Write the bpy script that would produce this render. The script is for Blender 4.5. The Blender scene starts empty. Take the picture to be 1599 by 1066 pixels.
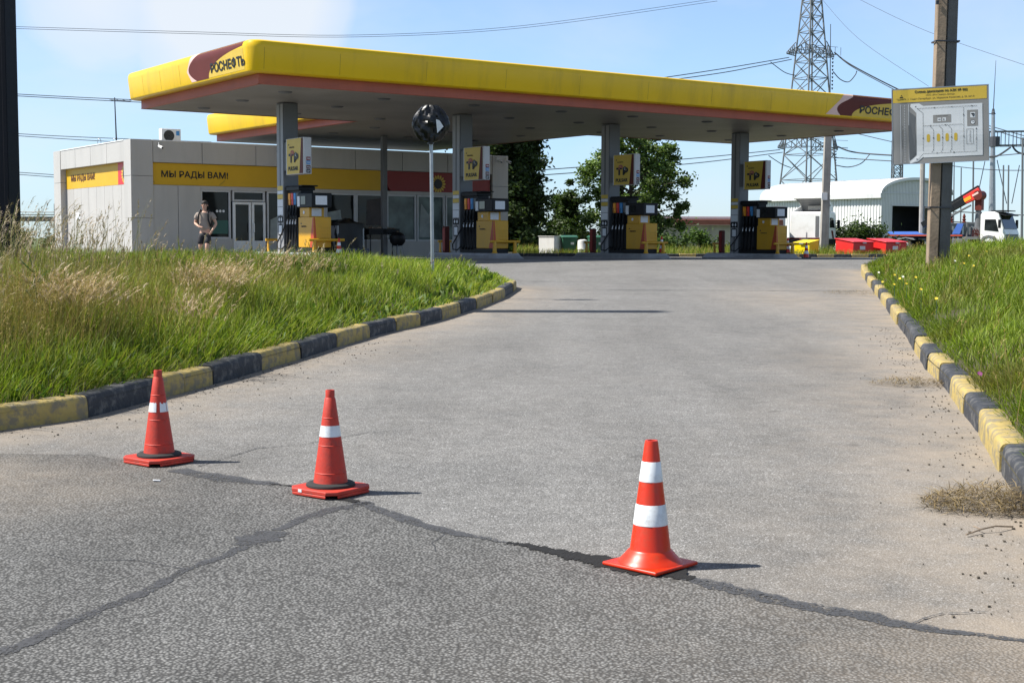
import bpy, bmesh, math, random
import numpy as np
from mathutils import Vector, Matrix
random.seed(7); rng = np.random.default_rng(11)
SC = bpy.context.scene; COL = SC.collection; R = math.radians; PI = math.pi

# ------------------------------------------------------------------ camera
F_PX, PITCH, ROLL, CAM_H = 2132.0, 0.0743216, -0.0032579, 1.5
cp, sp, cr, sr = math.cos(PITCH), math.sin(PITCH), math.cos(ROLL), math.sin(ROLL)
R0, U0, F0 = Vector((1, 0, 0)), Vector((0, sp, cp)), Vector((0, cp, -sp))
cam_r, cam_u = R0*cr - U0*sr, R0*sr + U0*cr
cd = bpy.data.cameras.new('camera'); cam = bpy.data.objects.new('camera', cd); COL.objects.link(cam)
M = Matrix.Identity(4)
for i in range(3):
    M[i][0], M[i][1], M[i][2] = cam_r[i], cam_u[i], -F0[i]
M[2][3] = CAM_H
cam.matrix_world = M
cd.sensor_width = 36.0; cd.lens = F_PX/1599*36; cd.clip_end = 6000; cd.clip_start = 0.1
SC.camera = cam

def at(x, y, d):
    """photo pixel -> world point at depth d (world y)"""
    a, b = (x-799.5)/F_PX, -(y-533)/F_PX
    X, Up = a*cr + b*sr, -a*sr + b*cr
    r = Vector((X, cp + sp*Up, -sp + cp*Up))
    return Vector((0, 0, CAM_H)) + r*(d/r.y)

# ------------------------------------------------------------------ materials
def new_mat(name):
    m = bpy.data.materials.new(name); m.use_nodes = True
    nt = m.node_tree; b = nt.nodes['Principled BSDF']
    return m, nt, b
def N(nt, t, **kw):
    n = nt.nodes.new(t)
    for k, v in kw.items():
        if k in n.inputs: n.inputs[k].default_value = v
        else: setattr(n, k, v)
    return n
def ramp(nt, fac, stops):
    r = nt.nodes.new('ShaderNodeValToRGB'); e = r.color_ramp.elements
    while len(e) > 1: e.remove(e[-1])
    e[0].position = stops[0][0]; c = stops[0][1]; e[0].color = (*c, 1) if len(c) == 3 else c
    for p, c in stops[1:]:
        x = e.new(p); x.color = (*c, 1)
    nt.links.new(fac, r.inputs[0]); return r.outputs[0]
def g3(v): return (v, v, v)
def mixc(nt, fac, a, b, blend='MIX'):
    m = nt.nodes.new('ShaderNodeMix'); m.data_type = 'RGBA'; m.blend_type = blend
    for s, v in ((0, fac), (6, a), (7, b)):
        if isinstance(v, (int, float)): m.inputs[s].default_value = v
        elif isinstance(v, tuple): m.inputs[s].default_value = (*v, 1)
        else: nt.links.new(v, m.inputs[s])
    return m.outputs[2]
def paint(name, col, rough=.5, metal=0., var=.12, scale=3., dirt=None, dirt_amt=.35, bump=0., bscale=60., spec=.5, coat=0., streak=False, dth=(.48, .72)):
    """plain painted / moulded surface with uneven tone and wear patches"""
    m, nt, b = new_mat(name)
    tc = N(nt, 'ShaderNodeTexCoord'); src = tc.outputs['Object']
    n1 = N(nt, 'ShaderNodeTexNoise', Scale=scale, Detail=6., Roughness=.65); nt.links.new(src, n1.inputs['Vector'])
    lo = tuple(max(0, c*(1-var)) for c in col); hi = tuple(min(1, c*(1+var*.7)) for c in col)
    c = ramp(nt, n1.outputs[0], [(.3, lo), (.7, hi)])
    if dirt:
        mp = N(nt, 'ShaderNodeMapping'); nt.links.new(src, mp.inputs[0])
        mp.inputs['Scale'].default_value = (1, 1, .12) if streak else (1, 1, 1)
        n2 = N(nt, 'ShaderNodeTexNoise', Scale=scale*2.3, Detail=8., Roughness=.7); nt.links.new(mp.outputs[0], n2.inputs['Vector'])
        f = ramp(nt, n2.outputs[0], [(dth[0], g3(0)), (dth[1], g3(dirt_amt))])
        c = mixc(nt, f, c, dirt)
    nt.links.new(c, b.inputs['Base Color'])
    b.inputs['Roughness'].default_value = rough; b.inputs['Metallic'].default_value = metal
    b.inputs['Specular IOR Level'].default_value = spec
    b.inputs['Coat Weight'].default_value = coat
    if bump:
        n3 = N(nt, 'ShaderNodeTexNoise', Scale=bscale, Detail=5.); nt.links.new(src, n3.inputs['Vector'])
        bp = N(nt, 'ShaderNodeBump', Strength=bump, Distance=.01); nt.links.new(n3.outputs[0], bp.inputs['Height'])
        nt.links.new(bp.outputs[0], b.inputs['Normal'])
    return m
def asphalt(name, lo, hi, tone, scale, speck, dust_on, bump, gapf=.6):
    m, nt, b = new_mat(name); L = nt.links.new
    tc = N(nt, 'ShaderNodeTexCoord'); src = tc.outputs['Object']
    vo = N(nt, 'ShaderNodeTexVoronoi', Scale=scale); L(src, vo.inputs['Vector'])
    bw = N(nt, 'ShaderNodeSeparateColor'); L(vo.outputs['Color'], bw.inputs[0])
    stone = ramp(nt, bw.outputs[0], [(0, tuple(lo*t for t in tone)), (.75, tuple(hi*t for t in tone)), (.93, tuple(hi*1.15*t for t in tone)), (1, g3(speck))])
    gap = ramp(nt, vo.outputs['Distance'], [(.25, g3(0)), (.62, g3(gapf))])
    c = mixc(nt, gap, stone, tuple(lo*.35*t for t in tone))
    n1 = N(nt, 'ShaderNodeTexNoise', Scale=.55, Detail=7., Roughness=.62); L(src, n1.inputs['Vector'])
    big = ramp(nt, n1.outputs[0], [(.3, g3(.84)), (.5, g3(1)), (.72, g3(1.12))])
    c = mixc(nt, 1., c, big, 'MULTIPLY')
    n4 = N(nt, 'ShaderNodeTexNoise', Scale=7., Detail=5., Roughness=.6); L(src, n4.inputs['Vector'])
    c = mixc(nt, 1., c, ramp(nt, n4.outputs[0], [(.3, g3(.86)), (.7, g3(1.12))]), 'MULTIPLY')
    # a few oil stains
    n5 = N(nt, 'ShaderNodeTexNoise', Scale=1.3, Detail=4., Roughness=.55); L(src, n5.inputs['Vector'])
    c = mixc(nt, ramp(nt, n5.outputs[0], [(.66, g3(0)), (.76, g3(.4))]), c, g3(.05))
    # worn wheel paths running up the drive
    mpw = N(nt, 'ShaderNodeMapping'); mpw.inputs['Scale'].default_value = (1.1, .10, 1); L(src, mpw.inputs[0])
    nw = N(nt, 'ShaderNodeTexNoise', Scale=1.4, Detail=4., Roughness=.5); L(mpw.outputs[0], nw.inputs['Vector'])
    c = mixc(nt, 1., c, ramp(nt, nw.outputs[0], [(.3, g3(.90)), (.55, g3(1.03)), (.75, g3(1.08))]), 'MULTIPLY')
    # small dark drips
    nd = N(nt, 'ShaderNodeTexVoronoi', Scale=.9); L(src, nd.inputs['Vector']); nn_ = N(nt, 'ShaderNodeTexNoise', Scale=14., Detail=3.); L(src, nn_.inputs['Vector'])
    dd = N(nt, 'ShaderNodeMath', operation='MULTIPLY_ADD'); L(nn_.outputs[0], dd.inputs[0]); dd.inputs[1].default_value = .14; L(nd.outputs['Distance'], dd.inputs[2])
    c = mixc(nt, ramp(nt, dd.outputs[0], [(.085, g3(.5)), (.14, g3(0))]), c, g3(.06))
    if dust_on:
        at_ = N(nt, 'ShaderNodeAttribute'); at_.attribute_name = 'dust'
        n6 = N(nt, 'ShaderNodeTexNoise', Scale=2.2, Detail=8., Roughness=.7); L(src, n6.inputs['Vector'])
        ad = N(nt, 'ShaderNodeMath', operation='MULTIPLY'); L(at_.outputs['Fac'], ad.inputs[0])
        L(ramp(nt, n6.outputs[0], [(.3, g3(.25)), (.65, g3(1.0))]), ad.inputs[1])
        c = mixc(nt, ad.outputs[0], c, (.30, .25, .195))
    L(c, b.inputs['Base Color']); b.inputs['Roughness'].default_value = .9; b.inputs['Specular IOR Level'].default_value = .25
    bp = N(nt, 'ShaderNodeBump', Strength=bump, Distance=.006)
    inv = N(nt, 'ShaderNodeMath', operation='SUBTRACT'); inv.inputs[0].default_value = 1; L(vo.outputs['Distance'], inv.inputs[1])
    L(inv.outputs[0], bp.inputs['Height']); L(bp.outputs[0], b.inputs['Normal'])
    return m
def leafmat(name, trans=.35, rough=.55):
    """foliage / grass: tint comes from the per-blade colour attribute"""
    m, nt, b = new_mat(name); L = nt.links.new
    a = N(nt, 'ShaderNodeAttribute'); a.attribute_name = 'tint'
    L(a.outputs['Color'], b.inputs['Base Color']); b.inputs['Roughness'].default_value = rough; b.inputs['Specular IOR Level'].default_value = .3
    t = N(nt, 'ShaderNodeBsdfTranslucent'); br = mixc(nt, 1., a.outputs['Color'], (1.25, 1.35, .6), 'MULTIPLY'); L(br, t.inputs[0])
    mx = N(nt, 'ShaderNodeMixShader'); mx.inputs[0].default_value = trans
    L(b.outputs[0], mx.inputs[1]); L(t.outputs[0], mx.inputs[2]); L(mx.outputs[0], nt.nodes['Material Output'].inputs[0])
    return m
def glassmat(name, col, rough=.06, spec=.22):
    m, nt, b = new_mat(name)
    tc = N(nt, 'ShaderNodeTexCoord'); n1 = N(nt, 'ShaderNodeTexNoise', Scale=1.1, Detail=4.); nt.links.new(tc.outputs['Object'], n1.inputs['Vector'])
    c = ramp(nt, n1.outputs[0], [(.35, tuple(x*.4 for x in col)), (.7, tuple(x*1.5 for x in col))])
    nt.links.new(c, b.inputs['Base Color']); b.inputs['Roughness'].default_value = rough; b.inputs['Specular IOR Level'].default_value = spec
    n3 = N(nt, 'ShaderNodeTexNoise', Scale=.8, Detail=1.); nt.links.new(tc.outputs['Object'], n3.inputs['Vector'])
    bp = N(nt, 'ShaderNodeBump', Strength=.06, Distance=.3); nt.links.new(n3.outputs[0], bp.inputs['Height']); nt.links.new(bp.outputs[0], b.inputs['Normal'])
    return m
def soffit_mat():
    m, nt, b = new_mat('soffit planks'); L = nt.links.new
    tc = N(nt, 'ShaderNodeTexCoord'); sx = N(nt, 'ShaderNodeSeparateXYZ'); L(tc.outputs['Object'], sx.inputs[0])
    mu = N(nt, 'ShaderNodeMath', operation='MULTIPLY'); L(sx.outputs[1], mu.inputs[0]); mu.inputs[1].default_value = 5.
    fr = N(nt, 'ShaderNodeMath', operation='FRACT'); L(mu.outputs[0], fr.inputs[0])
    line = ramp(nt, fr.outputs[0], [(0, g3(.25)), (.08, g3(1)), (.95, g3(1)), (1, g3(.4))])
    n1 = N(nt, 'ShaderNodeTexNoise', Scale=.5, Detail=6.); L(tc.outputs['Object'], n1.inputs['Vector'])
    c = ramp(nt, n1.outputs[0], [(.3, (.20, .185, .16)), (.7, (.29, .27, .24))])
    c = mixc(nt, 1., c, line, 'MULTIPLY'); L(c, b.inputs['Base Color']); b.inputs['Roughness'].default_value = .45
    return m

def tarmat(name, col, keep):
    m, nt, b = new_mat(name); L = nt.links.new
    tc = N(nt, 'ShaderNodeTexCoord'); n1 = N(nt, 'ShaderNodeTexNoise', Scale=75., Detail=5., Roughness=.65); L(tc.outputs['Object'], n1.inputs['Vector'])
    n2 = N(nt, 'ShaderNodeTexNoise', Scale=7., Detail=3.); L(tc.outputs['Object'], n2.inputs['Vector'])
    ad = N(nt, 'ShaderNodeMath', operation='MULTIPLY_ADD'); L(n2.outputs[0], ad.inputs[0]); ad.inputs[1].default_value = .6; L(n1.outputs[0], ad.inputs[2])
    L(ramp(nt, n1.outputs[0], [(.3, tuple(c*.7 for c in col)), (.7, tuple(c*1.5 for c in col))]), b.inputs['Base Color'])
    L(ramp(nt, ad.outputs[0], [(keep-.06, g3(0)), (keep+.05, g3(.96))]), b.inputs['Alpha']); b.inputs['Roughness'].default_value = .7; b.inputs['Specular IOR Level'].default_value = .3
    return m
MT = dict(
    yellow=paint('yellow fascia enamel', (.74, .475, .003), .34, bump=.25, bscale=1.6, var=.05, scale=.7, dirt=(.40, .26, .02), dirt_amt=.5, streak=True, spec=.4),
    yellow2=paint('pale yellow panel', (.62, .43, .05), .45, var=.06, scale=2.),
    yellowband=paint('yellow shop band', (.62, .36, .008), .5, var=.05, scale=1.2),
    pump=paint('pump yellow', (.58, .30, .003), .4, var=.05, scale=2., dirt=(.3, .2, .05), dirt_amt=.2),
    burg=paint('burgundy panel', (.115, .024, .018), .5, var=.1, scale=1., spec=.2),
    palepink=paint('pale pink swoosh', (.72, .48, .42), .4, var=.06),
    pink=paint('salmon trim', (.42, .125, .085), .5, var=.08, scale=.8, dirt=(.25, .09, .07), dirt_amt=.4, streak=True),
    orange=paint('orange stripe', (.44, .055, .014), .45, var=.06),
    red=paint('shade darkened red', (.25, .013, .009), .45, var=.06),  # red with the shade under the canopy put into its colour
    grey=paint('grey composite panel', (.46, .44, .41), .45, metal=.0, var=.05, scale=.6, dirt=(.28, .27, .25), dirt_amt=.3, streak=True),
    lgrey=paint('light grey frame', (.55, .55, .55), .4, var=.05),
    dgrey=paint('dark grey metal', (.12, .125, .13), .5, var=.12, scale=2.),
    column=paint('column cladding', (.12, .125, .132), .4, metal=.1, var=.08, scale=1., dirt=(.10, .10, .10), dirt_amt=.4, streak=True),
    black=paint('black plastic', (.008, .009, .011), .5, var=.2, scale=6., spec=.25),
    rubber=paint('black rubber', (.02, .02, .02), .8, var=.2, scale=8.),
    pylon=paint('dark navy pylon', (.007, .009, .015), .75, var=.15, scale=2., bump=.3, bscale=90, spec=.2),
    white=paint('white paint', (.78, .78, .76), .45, var=.05, scale=1.5, dirt=(.5, .46, .4), dirt_amt=.3, streak=True),
    whitecab=paint('white truck paint', (.76, .76, .74), .3, var=.04, scale=1., dirt=(.45, .42, .36), dirt_amt=.35, coat=.3),
    paper=paint('paper notice', (.7, .72, .74), .6, var=.08, scale=20.),
    steel=paint('galvanised steel', (.36, .38, .40), .45, metal=.7, var=.15, scale=4.),
    zinc=paint('brushed island edging', (.34, .35, .36), .5, metal=.35, var=.2, scale=3., dirt=(.2, .2, .2), dirt_amt=.5),
    lattice=paint('weathered lattice steel', (.16, .17, .18), .6, metal=.3, var=.15, scale=.6),
    wire=paint('cable', (.045, .05, .06), .6, var=.1),
    concrete=paint('cast concrete', (.34, .32, .29), .85, var=.2, scale=2.5, dirt=(.17, .15, .13), dirt_amt=.6, bump=.5, bscale=35, streak=True),
    dconcrete=paint('dark weathered concrete', (.13, .128, .125), .9, var=.25, scale=3., dirt=(.07, .065, .06), dirt_amt=.6, bump=.5, bscale=35, streak=True),
    wood=paint('weathered timber', (.27, .205, .145), .9, var=.3, scale=2.5, dirt=(.09, .07, .055), dirt_amt=.75, bump=.6, bscale=22, streak=True),
    kyel=paint('kerb yellow paint', (.40, .30, .095), .8, var=.18, scale=4., dirt=(.17, .155, .125), dirt_amt=.78, bump=.7, bscale=24, dth=(.45, .58)),
    kblk=paint('kerb black paint', (.030, .033, .040), .75, var=.2, scale=4., dirt=(.15, .145, .135), dirt_amt=.8, bump=.7, bscale=24, dth=(.50, .64)),
    conered=paint('faded red cone plastic', (.49, .036, .018), .6, var=.09, scale=9., dirt=(.20, .05, .04), dirt_amt=.6, bump=.1),
    coneor=paint('bright orange cone plastic', (.60, .026, .0015), .38, var=.04, scale=9., dirt=(.32, .07, .03), dirt_amt=.5),
    conewhite=paint('reflective white sleeve', (.74, .77, .78), .35, var=.04, scale=12., dirt=(.38, .37, .35), dirt_amt=.55),
    facing=paint('column facing strip', (.27, .27, .275), .45, var=.06),
    tar=tarmat('tar sealant', (.054, .055, .058), .735),
    hole=paint('broken asphalt crack', (.006, .006, .006), .95, var=.5, scale=20., bump=1., bscale=60),
    soil=paint('soil', (.06, .052, .026), .95, var=.4, scale=3., bump=.8, bscale=12),
    grassland=paint('rough grassland', (.085, .115, .035), .95, var=.45, scale=.25, dirt=(.14, .13, .06), dirt_amt=.8),
    skin=paint('skin', (.50, .29, .20), .55, var=.06, scale=8.),
    shirt=paint('beige tee', (.29, .24, .20), .85, var=.1, scale=9.),
    shorts=paint('black shorts', (.016, .016, .02), .8, var=.2, scale=9.),
    hair=paint('dark hair', (.02, .014, .010), .7, var=.2, scale=30.),
    bag=paint('black bin bag', (.006, .0065, .008), .36, var=.2, scale=6., bump=1., bscale=9., spec=.4),
    sheetwhite=paint('roof sheet white', (.64, .64, .63), .4, var=.04, scale=.5),
    binred=paint('red bin', (.62, .022, .022), .4, var=.06, scale=3., dirt=(.3, .03, .02), dirt_amt=.3),
    binyel=paint('yellow bin', (.82, .62, .0), .4, var=.06, scale=3.),
    bingreen=paint('green bin', (.03, .12, .07), .45, var=.1, scale=3.),
    blue=paint('blue bed sheet', (.045, .12, .42), .5, var=.12, scale=2.),
    navy=paint('navy panel', (.02, .03, .09), .5, var=.12),
    cranered=paint('crane red', (.68, .03, .02), .4, var=.08, scale=2.),
    craneyel=paint('crane orange yellow', (.85, .33, .01), .4, var=.05),
    rust=paint('rust roof', (.24, .085, .06), .85, var=.3, scale=1.2),
    plaster=paint('old plaster wall', (.42, .39, .33), .9, var=.25, scale=.6, dirt=(.2, .18, .15), dirt_amt=.6, streak=True),
    bark=paint('bark', (.07, .055, .04), .95, var=.3, scale=4., bump=.8, bscale=14),
    soffit=soffit_mat(),
    glass=glassmat('dark shop glass', (.012, .014, .014)),
    frost=glassmat('frosted film glass', (.12, .16, .15), .2, .3),
    cabglass=glassmat('cab glass', (.02, .024, .026), .05, .8),
    boardgrey=paint('board grey print', (.265, .262, .255), .65, spec=.15, var=.04, scale=2.),
    boardlight=paint('board pale print', (.64, .66, .67), .35, var=.03, scale=3.),
    boarddark=paint('board dark print', (.13, .135, .14), .4, var=.03),
    ink=paint('black print', (.012, .012, .012), .5, var=.0),
    inkblue=paint('blue print', (.05, .25, .55), .5, var=.0),
    cherry=paint('faded pink cylinder', (.42, .13, .11), .6, var=.15, scale=6.),
    lamp=paint('opal lamp glass', (.55, .55, .52), .3, var=.04),
    grass=leafmat('grass blades', .38), leaf=leafmat('leaves', .28),
    straw=leafmat('dry straw', .15, .7),
    road=asphalt('worn asphalt', .135, .265, (1.01, 1.0, .97), 125., .50, True, .3),
    road_old=asphalt('coarse older asphalt', .135, .20, (1.0, 1.0, .975), 78., .23, True, .8, .92),
)

# ------------------------------------------------------------------ mesh builder
class MB:
    def __init__(s): s.v = []; s.f = []; s.m = []
    def add(s, vs, fs, mi=0):
        o = len(s.v); s.v += [tuple(v) for v in vs]
        s.f += [tuple(i+o for i in f) for f in fs]; s.m += [mi]*len(fs); return s
    def box(s, x0, x1, y0, y1, z0, z1, mi=0, mat=None):
        vs = [Vector(p) for p in ((x0,y0,z0),(x1,y0,z0),(x1,y1,z0),(x0,y1,z0),(x0,y0,z1),(x1,y0,z1),(x1,y1,z1),(x0,y1,z1))]
        if mat: vs = [mat @ p for p in vs]
        return s.add(vs, [(0,3,2,1),(4,5,6,7),(0,1,5,4),(1,2,6,5),(2,3,7,6),(3,0,4,7)], mi)
    def prism(s, poly, axis, a, b, mi=0):
        """poly of 2-D points extruded along axis from a to b (axis x: (y,z); y: (x,z); z: (x,y))"""
        def P(p, t): return {'x': (t, p[0], p[1]), 'y': (p[0], t, p[1]), 'z': (p[0], p[1], t)}[axis]
        n = len(poly); vs = [P(p, a) for p in poly] + [P(p, b) for p in poly]
        fs = [tuple(range(n-1, -1, -1)), tuple(range(n, 2*n))] + [(i, (i+1) % n, n+(i+1) % n, n+i) for i in range(n)]
        return s.add(vs, fs, mi)
    def cyl(s, p0, p1, r0, r1=None, n=12, mi=0, cap=True):
        p0, p1 = Vector(p0), Vector(p1); r1 = r0 if r1 is None else r1
        d = (p1-p0).normalized(); a = d.orthogonal().normalized(); b = d.cross(a)
        vs = []
        for p, r in ((p0, r0), (p1, r1)):
            vs += [p + (a*math.cos(2*PI*i/n) + b*math.sin(2*PI*i/n))*r for i in range(n)]
        fs = [(i, (i+1) % n, n+(i+1) % n, n+i) for i in range(n)]
        if cap: fs += [tuple(range(n-1, -1, -1)), tuple(range(n, 2*n))]
        return s.add(vs, fs, mi)
    def bar(s, p0, p1, w, mi=0): return s.cyl(p0, p1, w, w, 4, mi)
    def tube(s, pts, r, n=6, mi=0):
        pts = [Vector(p) for p in pts]; vs = []; k = len(pts); a = None
        for i, p in enumerate(pts):
            d = (pts[min(i+1, k-1)] - pts[max(i-1, 0)]).normalized()
            if a is None: a = d.orthogonal().normalized()
            a = (a - d*a.dot(d)).normalized(); b = d.cross(a); rr = r[i] if isinstance(r, (list, tuple)) else r
            vs += [p + (a*math.cos(2*PI*j/n) + b*math.sin(2*PI*j/n))*rr for j in range(n)]
        fs = [(i*n+j, i*n+(j+1) % n, (i+1)*n+(j+1) % n, (i+1)*n+j) for i in range(k-1) for j in range(n)]
        fs += [tuple(range(n-1, -1, -1)), tuple(range((k-1)*n, k*n))]
        return s.add(vs, fs, mi)
    def lathe(s, prof, n=40, mi=0, c=(0, 0), warp=None):
        vs = []
        for r, z in prof:
            for i in range(n):
                a = 2*PI*i/n; rr = r*(1 + (warp(a, z) if warp else 0))
                vs.append((c[0]+rr*math.cos(a), c[1]+rr*math.sin(a), z))
        k = len(prof)
        fs = [(i*n+j, i*n+(j+1) % n, (i+1)*n+(j+1) % n, (i+1)*n+j) for i in range(k-1) for j in range(n)]
        return s.add(vs, fs, mi)
    def quad(s, a, b, c, d, mi=0): return s.add([a, b, c, d], [(0, 1, 2, 3)], mi)
    def build(s, name, mats, parent=None, loc=None, bevel=0., seg=2, smooth=True, kind=None, fixn=True, split=False):
        if split:      # every loose piece becomes an object of its own
            par = list(range(len(s.v)))
            def fd(i):
                while par[i] != i: par[i] = par[par[i]]; i = par[i]
                return i
            for f in s.f:
                for i in f[1:]: par[fd(i)] = fd(f[0])
            o = None; roots = []
            for f in s.f:
                if fd(f[0]) not in roots: roots.append(fd(f[0]))
            for rt in roots:
                ix = [i for i in range(len(s.v)) if fd(i) == rt]; mp_ = {a: b for b, a in enumerate(ix)}; q = MB(); q.v = [s.v[i] for i in ix]
                for f, m in zip(s.f, s.m):
                    if fd(f[0]) == rt: q.f.append(tuple(mp_[i] for i in f)); q.m.append(m)
                o = q.build(name, mats, parent, loc, bevel, seg, smooth, kind, fixn)
            return o
        me = bpy.data.meshes.new(name); me.from_pydata(s.v, [], s.f)
        for m in (mats if isinstance(mats, (list, tuple)) else [mats]): me.materials.append(MT[m] if isinstance(m, str) else m)
        me.polygons.foreach_set('material_index', s.m)
        if fixn:
            bm = bmesh.new(); bm.from_mesh(me); bmesh.ops.recalc_face_normals(bm, faces=bm.faces[:]); bm.to_mesh(me); bm.free()
        if smooth:
            me.polygons.foreach_set('use_smooth', [True]*len(me.polygons)); me.set_sharp_from_angle(angle=R(32))
        me.update()
        o = bpy.data.objects.new(name, me); COL.objects.link(o)
        if parent: o.parent = parent
        if loc is not None: o.location = loc
        if bevel:
            b = o.modifiers.new('bevel', 'BEVEL'); b.width = bevel; b.segments = seg; b.limit_method = 'ANGLE'; b.angle_limit = R(40); b.harden_normals = False
        if kind: o['kind'] = kind
        return o
def tag(o, label=None, cat=None, group=None, kind=None):
    if label: o['label'] = label
    if cat: o['category'] = cat
    if group: o['group'] = group
    if kind: o['kind'] = kind
    return o
def thing(name, label, cat, loc=(0, 0, 0), rz=0., group=None):
    o = bpy.data.objects.new(name, None); COL.objects.link(o)
    o.empty_display_size = .2; o.location = loc; o.rotation_euler = (0, 0, rz)
    return tag(o, label, cat, group)
def dup(root, loc, rz=None, label=None):
    r = root.copy(); COL.objects.link(r); r.location = loc
    if rz is not None: r.rotation_euler = (0, 0, rz)
    if label: r['label'] = label
    for ch in list(root.children):
        c = ch.copy(); COL.objects.link(c); c.parent = r
        for g in list(ch.children):
            d = g.copy(); COL.objects.link(d); d.parent = c
    return r
_font = {}
def text_raw(s, bold=0.):
    k = (s, bold)
    if k not in _font:
        c = bpy.data.curves.new('lettering', 'FONT'); c.body = s; c.size = 1; c.resolution_u = 3; c.offset = bold
        o = bpy.data.objects.new('lettering', c); COL.objects.link(o)
        dg = bpy.context.evaluated_depsgraph_get(); dg.update()
        me = bpy.data.meshes.new_from_object(o.evaluated_get(dg))
        vs = [tuple(v.co) for v in me.vertices]; fs = [tuple(p.vertices) for p in me.polygons]
        bpy.data.objects.remove(o); bpy.data.curves.remove(c); bpy.data.meshes.remove(me)
        xs = [v[0] for v in vs]; ys = [v[1] for v in vs]
        _font[k] = (vs, fs, min(xs), max(xs), min(ys), max(ys))
    return _font[k]
def put_text(mb, s, org, xd, yd, width, height=None, bold=0., mi=0):
    if bold:     # heavier strokes: shifted copies, each a hair prouder than the last
        xd, yd = Vector(xd), Vector(yd); nn = xd.cross(yd).normalized(); hh = height or width*.12; b = bold*hh*2.2
        for k, (a, c) in enumerate(((0, 0), (1, 0), (-1, 0), (0, 1), (0, -1), (.7, .7), (-.7, .7), (.7, -.7), (-.7, -.7))):
            put_text(mb, s, Vector(org)+xd*(a*b)+yd*(c*b)+nn*(.0007*k), xd, yd, width, height, 0., mi)
        return mb
    """flat lettering: lower-left corner at org, along xd, up yd, fitted to width (and height)"""
    vs, fs, x0, x1, y0, y1 = text_raw(s, bold); kx = width/(x1-x0); ky = (height/(y1-y0)) if height else kx
    org, xd, yd = Vector(org), Vector(xd), Vector(yd)
    return mb.add([org + xd*((v[0]-x0)*kx) + yd*((v[1]-y0)*ky) for v in vs], fs, mi)

# ------------------------------------------------------------------ terrain
YAW = 0.6100525
UX, VX = Vector((math.cos(YAW), math.sin(YAW), 0)), Vector((-math.sin(YAW), math.cos(YAW), 0))
A0 = Vector((-7.245, 39.316, 0))
def W(u, v, z=0.): p = A0 + UX*u + VX*v; return Vector((p.x, p.y, z))
def zr(y):
    y = np.asarray(y, float)
    t = np.where(y < 43.5, .02*y, .87 - .0077*(y-43.5)); k = .5*(1+np.tanh((y-43.5)/2.5))
    sm = (1-k)*np.minimum(.02*y, .9) + k*(.87 - .0077*(y-43.5))
    return np.maximum(np.where(y > 30, np.where(y > 67, .689, sm), t), -.4)
def zf(y): return float(zr(y))

# sky and sun
world = bpy.data.worlds.new('World'); SC.world = world; world.use_nodes = True
nt = world.node_tree; L = nt.links.new; bg = nt.nodes['Background']
SUN_EL, SUN_DIR = R(50), Vector((-math.cos(R(50))*.995, -math.cos(R(50))*.03, math.sin(R(50))))
sky = N(nt, 'ShaderNodeTexSky'); sky.sky_type = 'NISHITA'; sky.sun_disc = False; sky.sun_elevation = SUN_EL
sky.sun_rotation = math.atan2(SUN_DIR.x, SUN_DIR.y); sky.altitude = 10; sky.air_density = 1.0; sky.dust_density = .15; sky.ozone_density = 3.2
tc = N(nt, 'ShaderNodeTexCoord'); mp = N(nt, 'ShaderNodeMapping'); mp.inputs['Scale'].default_value = (1, 1, 2.6)
L(tc.outputs['Generated'], mp.inputs[0])
n1 = N(nt, 'ShaderNodeTexNoise', Scale=5.5, Detail=9., Roughness=.55, Distortion=.35); L(mp.outputs[0], n1.inputs['Vector'])
n2 = N(nt, 'ShaderNodeTexNoise', Scale=2.6, Detail=5., Roughness=.6); L(mp.outputs[0], n2.inputs['Vector'])
def blob(c, r0, r1):
    d = N(nt, 'ShaderNodeVectorMath', operation='DISTANCE'); L(tc.outputs['Generated'], d.inputs[0]); d.inputs[1].default_value = c
    m = N(nt, 'ShaderNodeMapRange'); m.interpolation_type = 'SMOOTHSTEP'; L(d.outputs['Value'], m.inputs[0])
    m.inputs[1].default_value = r0; m.inputs[2].default_value = r1; m.inputs[3].default_value = 1; m.inputs[4].default_value = 0
    return m.outputs[0]
def mth(op, a, b):
    m = N(nt, 'ShaderNodeMath', operation=op)
    for i, v in enumerate((a, b)):
        if isinstance(v, (int, float)): m.inputs[i].default_value = v
        else: L(v, m.inputs[i])
    return m.outputs[0]
dirs = [((at(x, y, 100) - Vector((0, 0, 1.5))).normalized(), a, b, k) for x, y, a, b, k in ((360, -15, .02, .13, .66), (160, -25, .0, .12, .5), (1150, -20, .0, .15, .24), (1420, 60, .0, .12, .16))]
f = None
for c, a, b, k in dirs:
    t = mth('MULTIPLY', blob(c, a, b), k); f = t if f is None else mth('MAXIMUM', f, t)
cl = mth('ADD', f, mth('MULTIPLY', mth('SUBTRACT', n1.outputs[0], .5), 1.1))
f2 = ramp(nt, mth('MULTIPLY', f, mth('ADD', .45, cl)), [(.0, g3(0)), (.12, g3(.10)), (.24, g3(.60)), (.5, g3(.9))])
wisp = ramp(nt, mth('MULTIPLY', n1.outputs[0], n2.outputs[0]), [(.18, g3(.13)), (.40, g3(.42))])
allc = mth('MAXIMUM', f2, wisp)
skyc = mixc(nt, 1., sky.outputs[0], (.98, 1.03, 1.12), 'MULTIPLY'); sz = N(nt, 'ShaderNodeSeparateXYZ'); L(tc.outputs['Generated'], sz.inputs[0]); skyc = mixc(nt, 1., skyc, ramp(nt, sz.outputs[2], [(.0, (.62, .76, .98)), (.05, (.70, .83, 1.0)), (.12, (.84, .92, 1.0)), (.25, (.95, .97, 1.0)), (.6, g3(.52))]), 'MULTIPLY'); c = mixc(nt, allc, skyc, (5.3, 5.6, 5.95)); L(c, bg.inputs[0]); bg.inputs[1].default_value = .095
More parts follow.
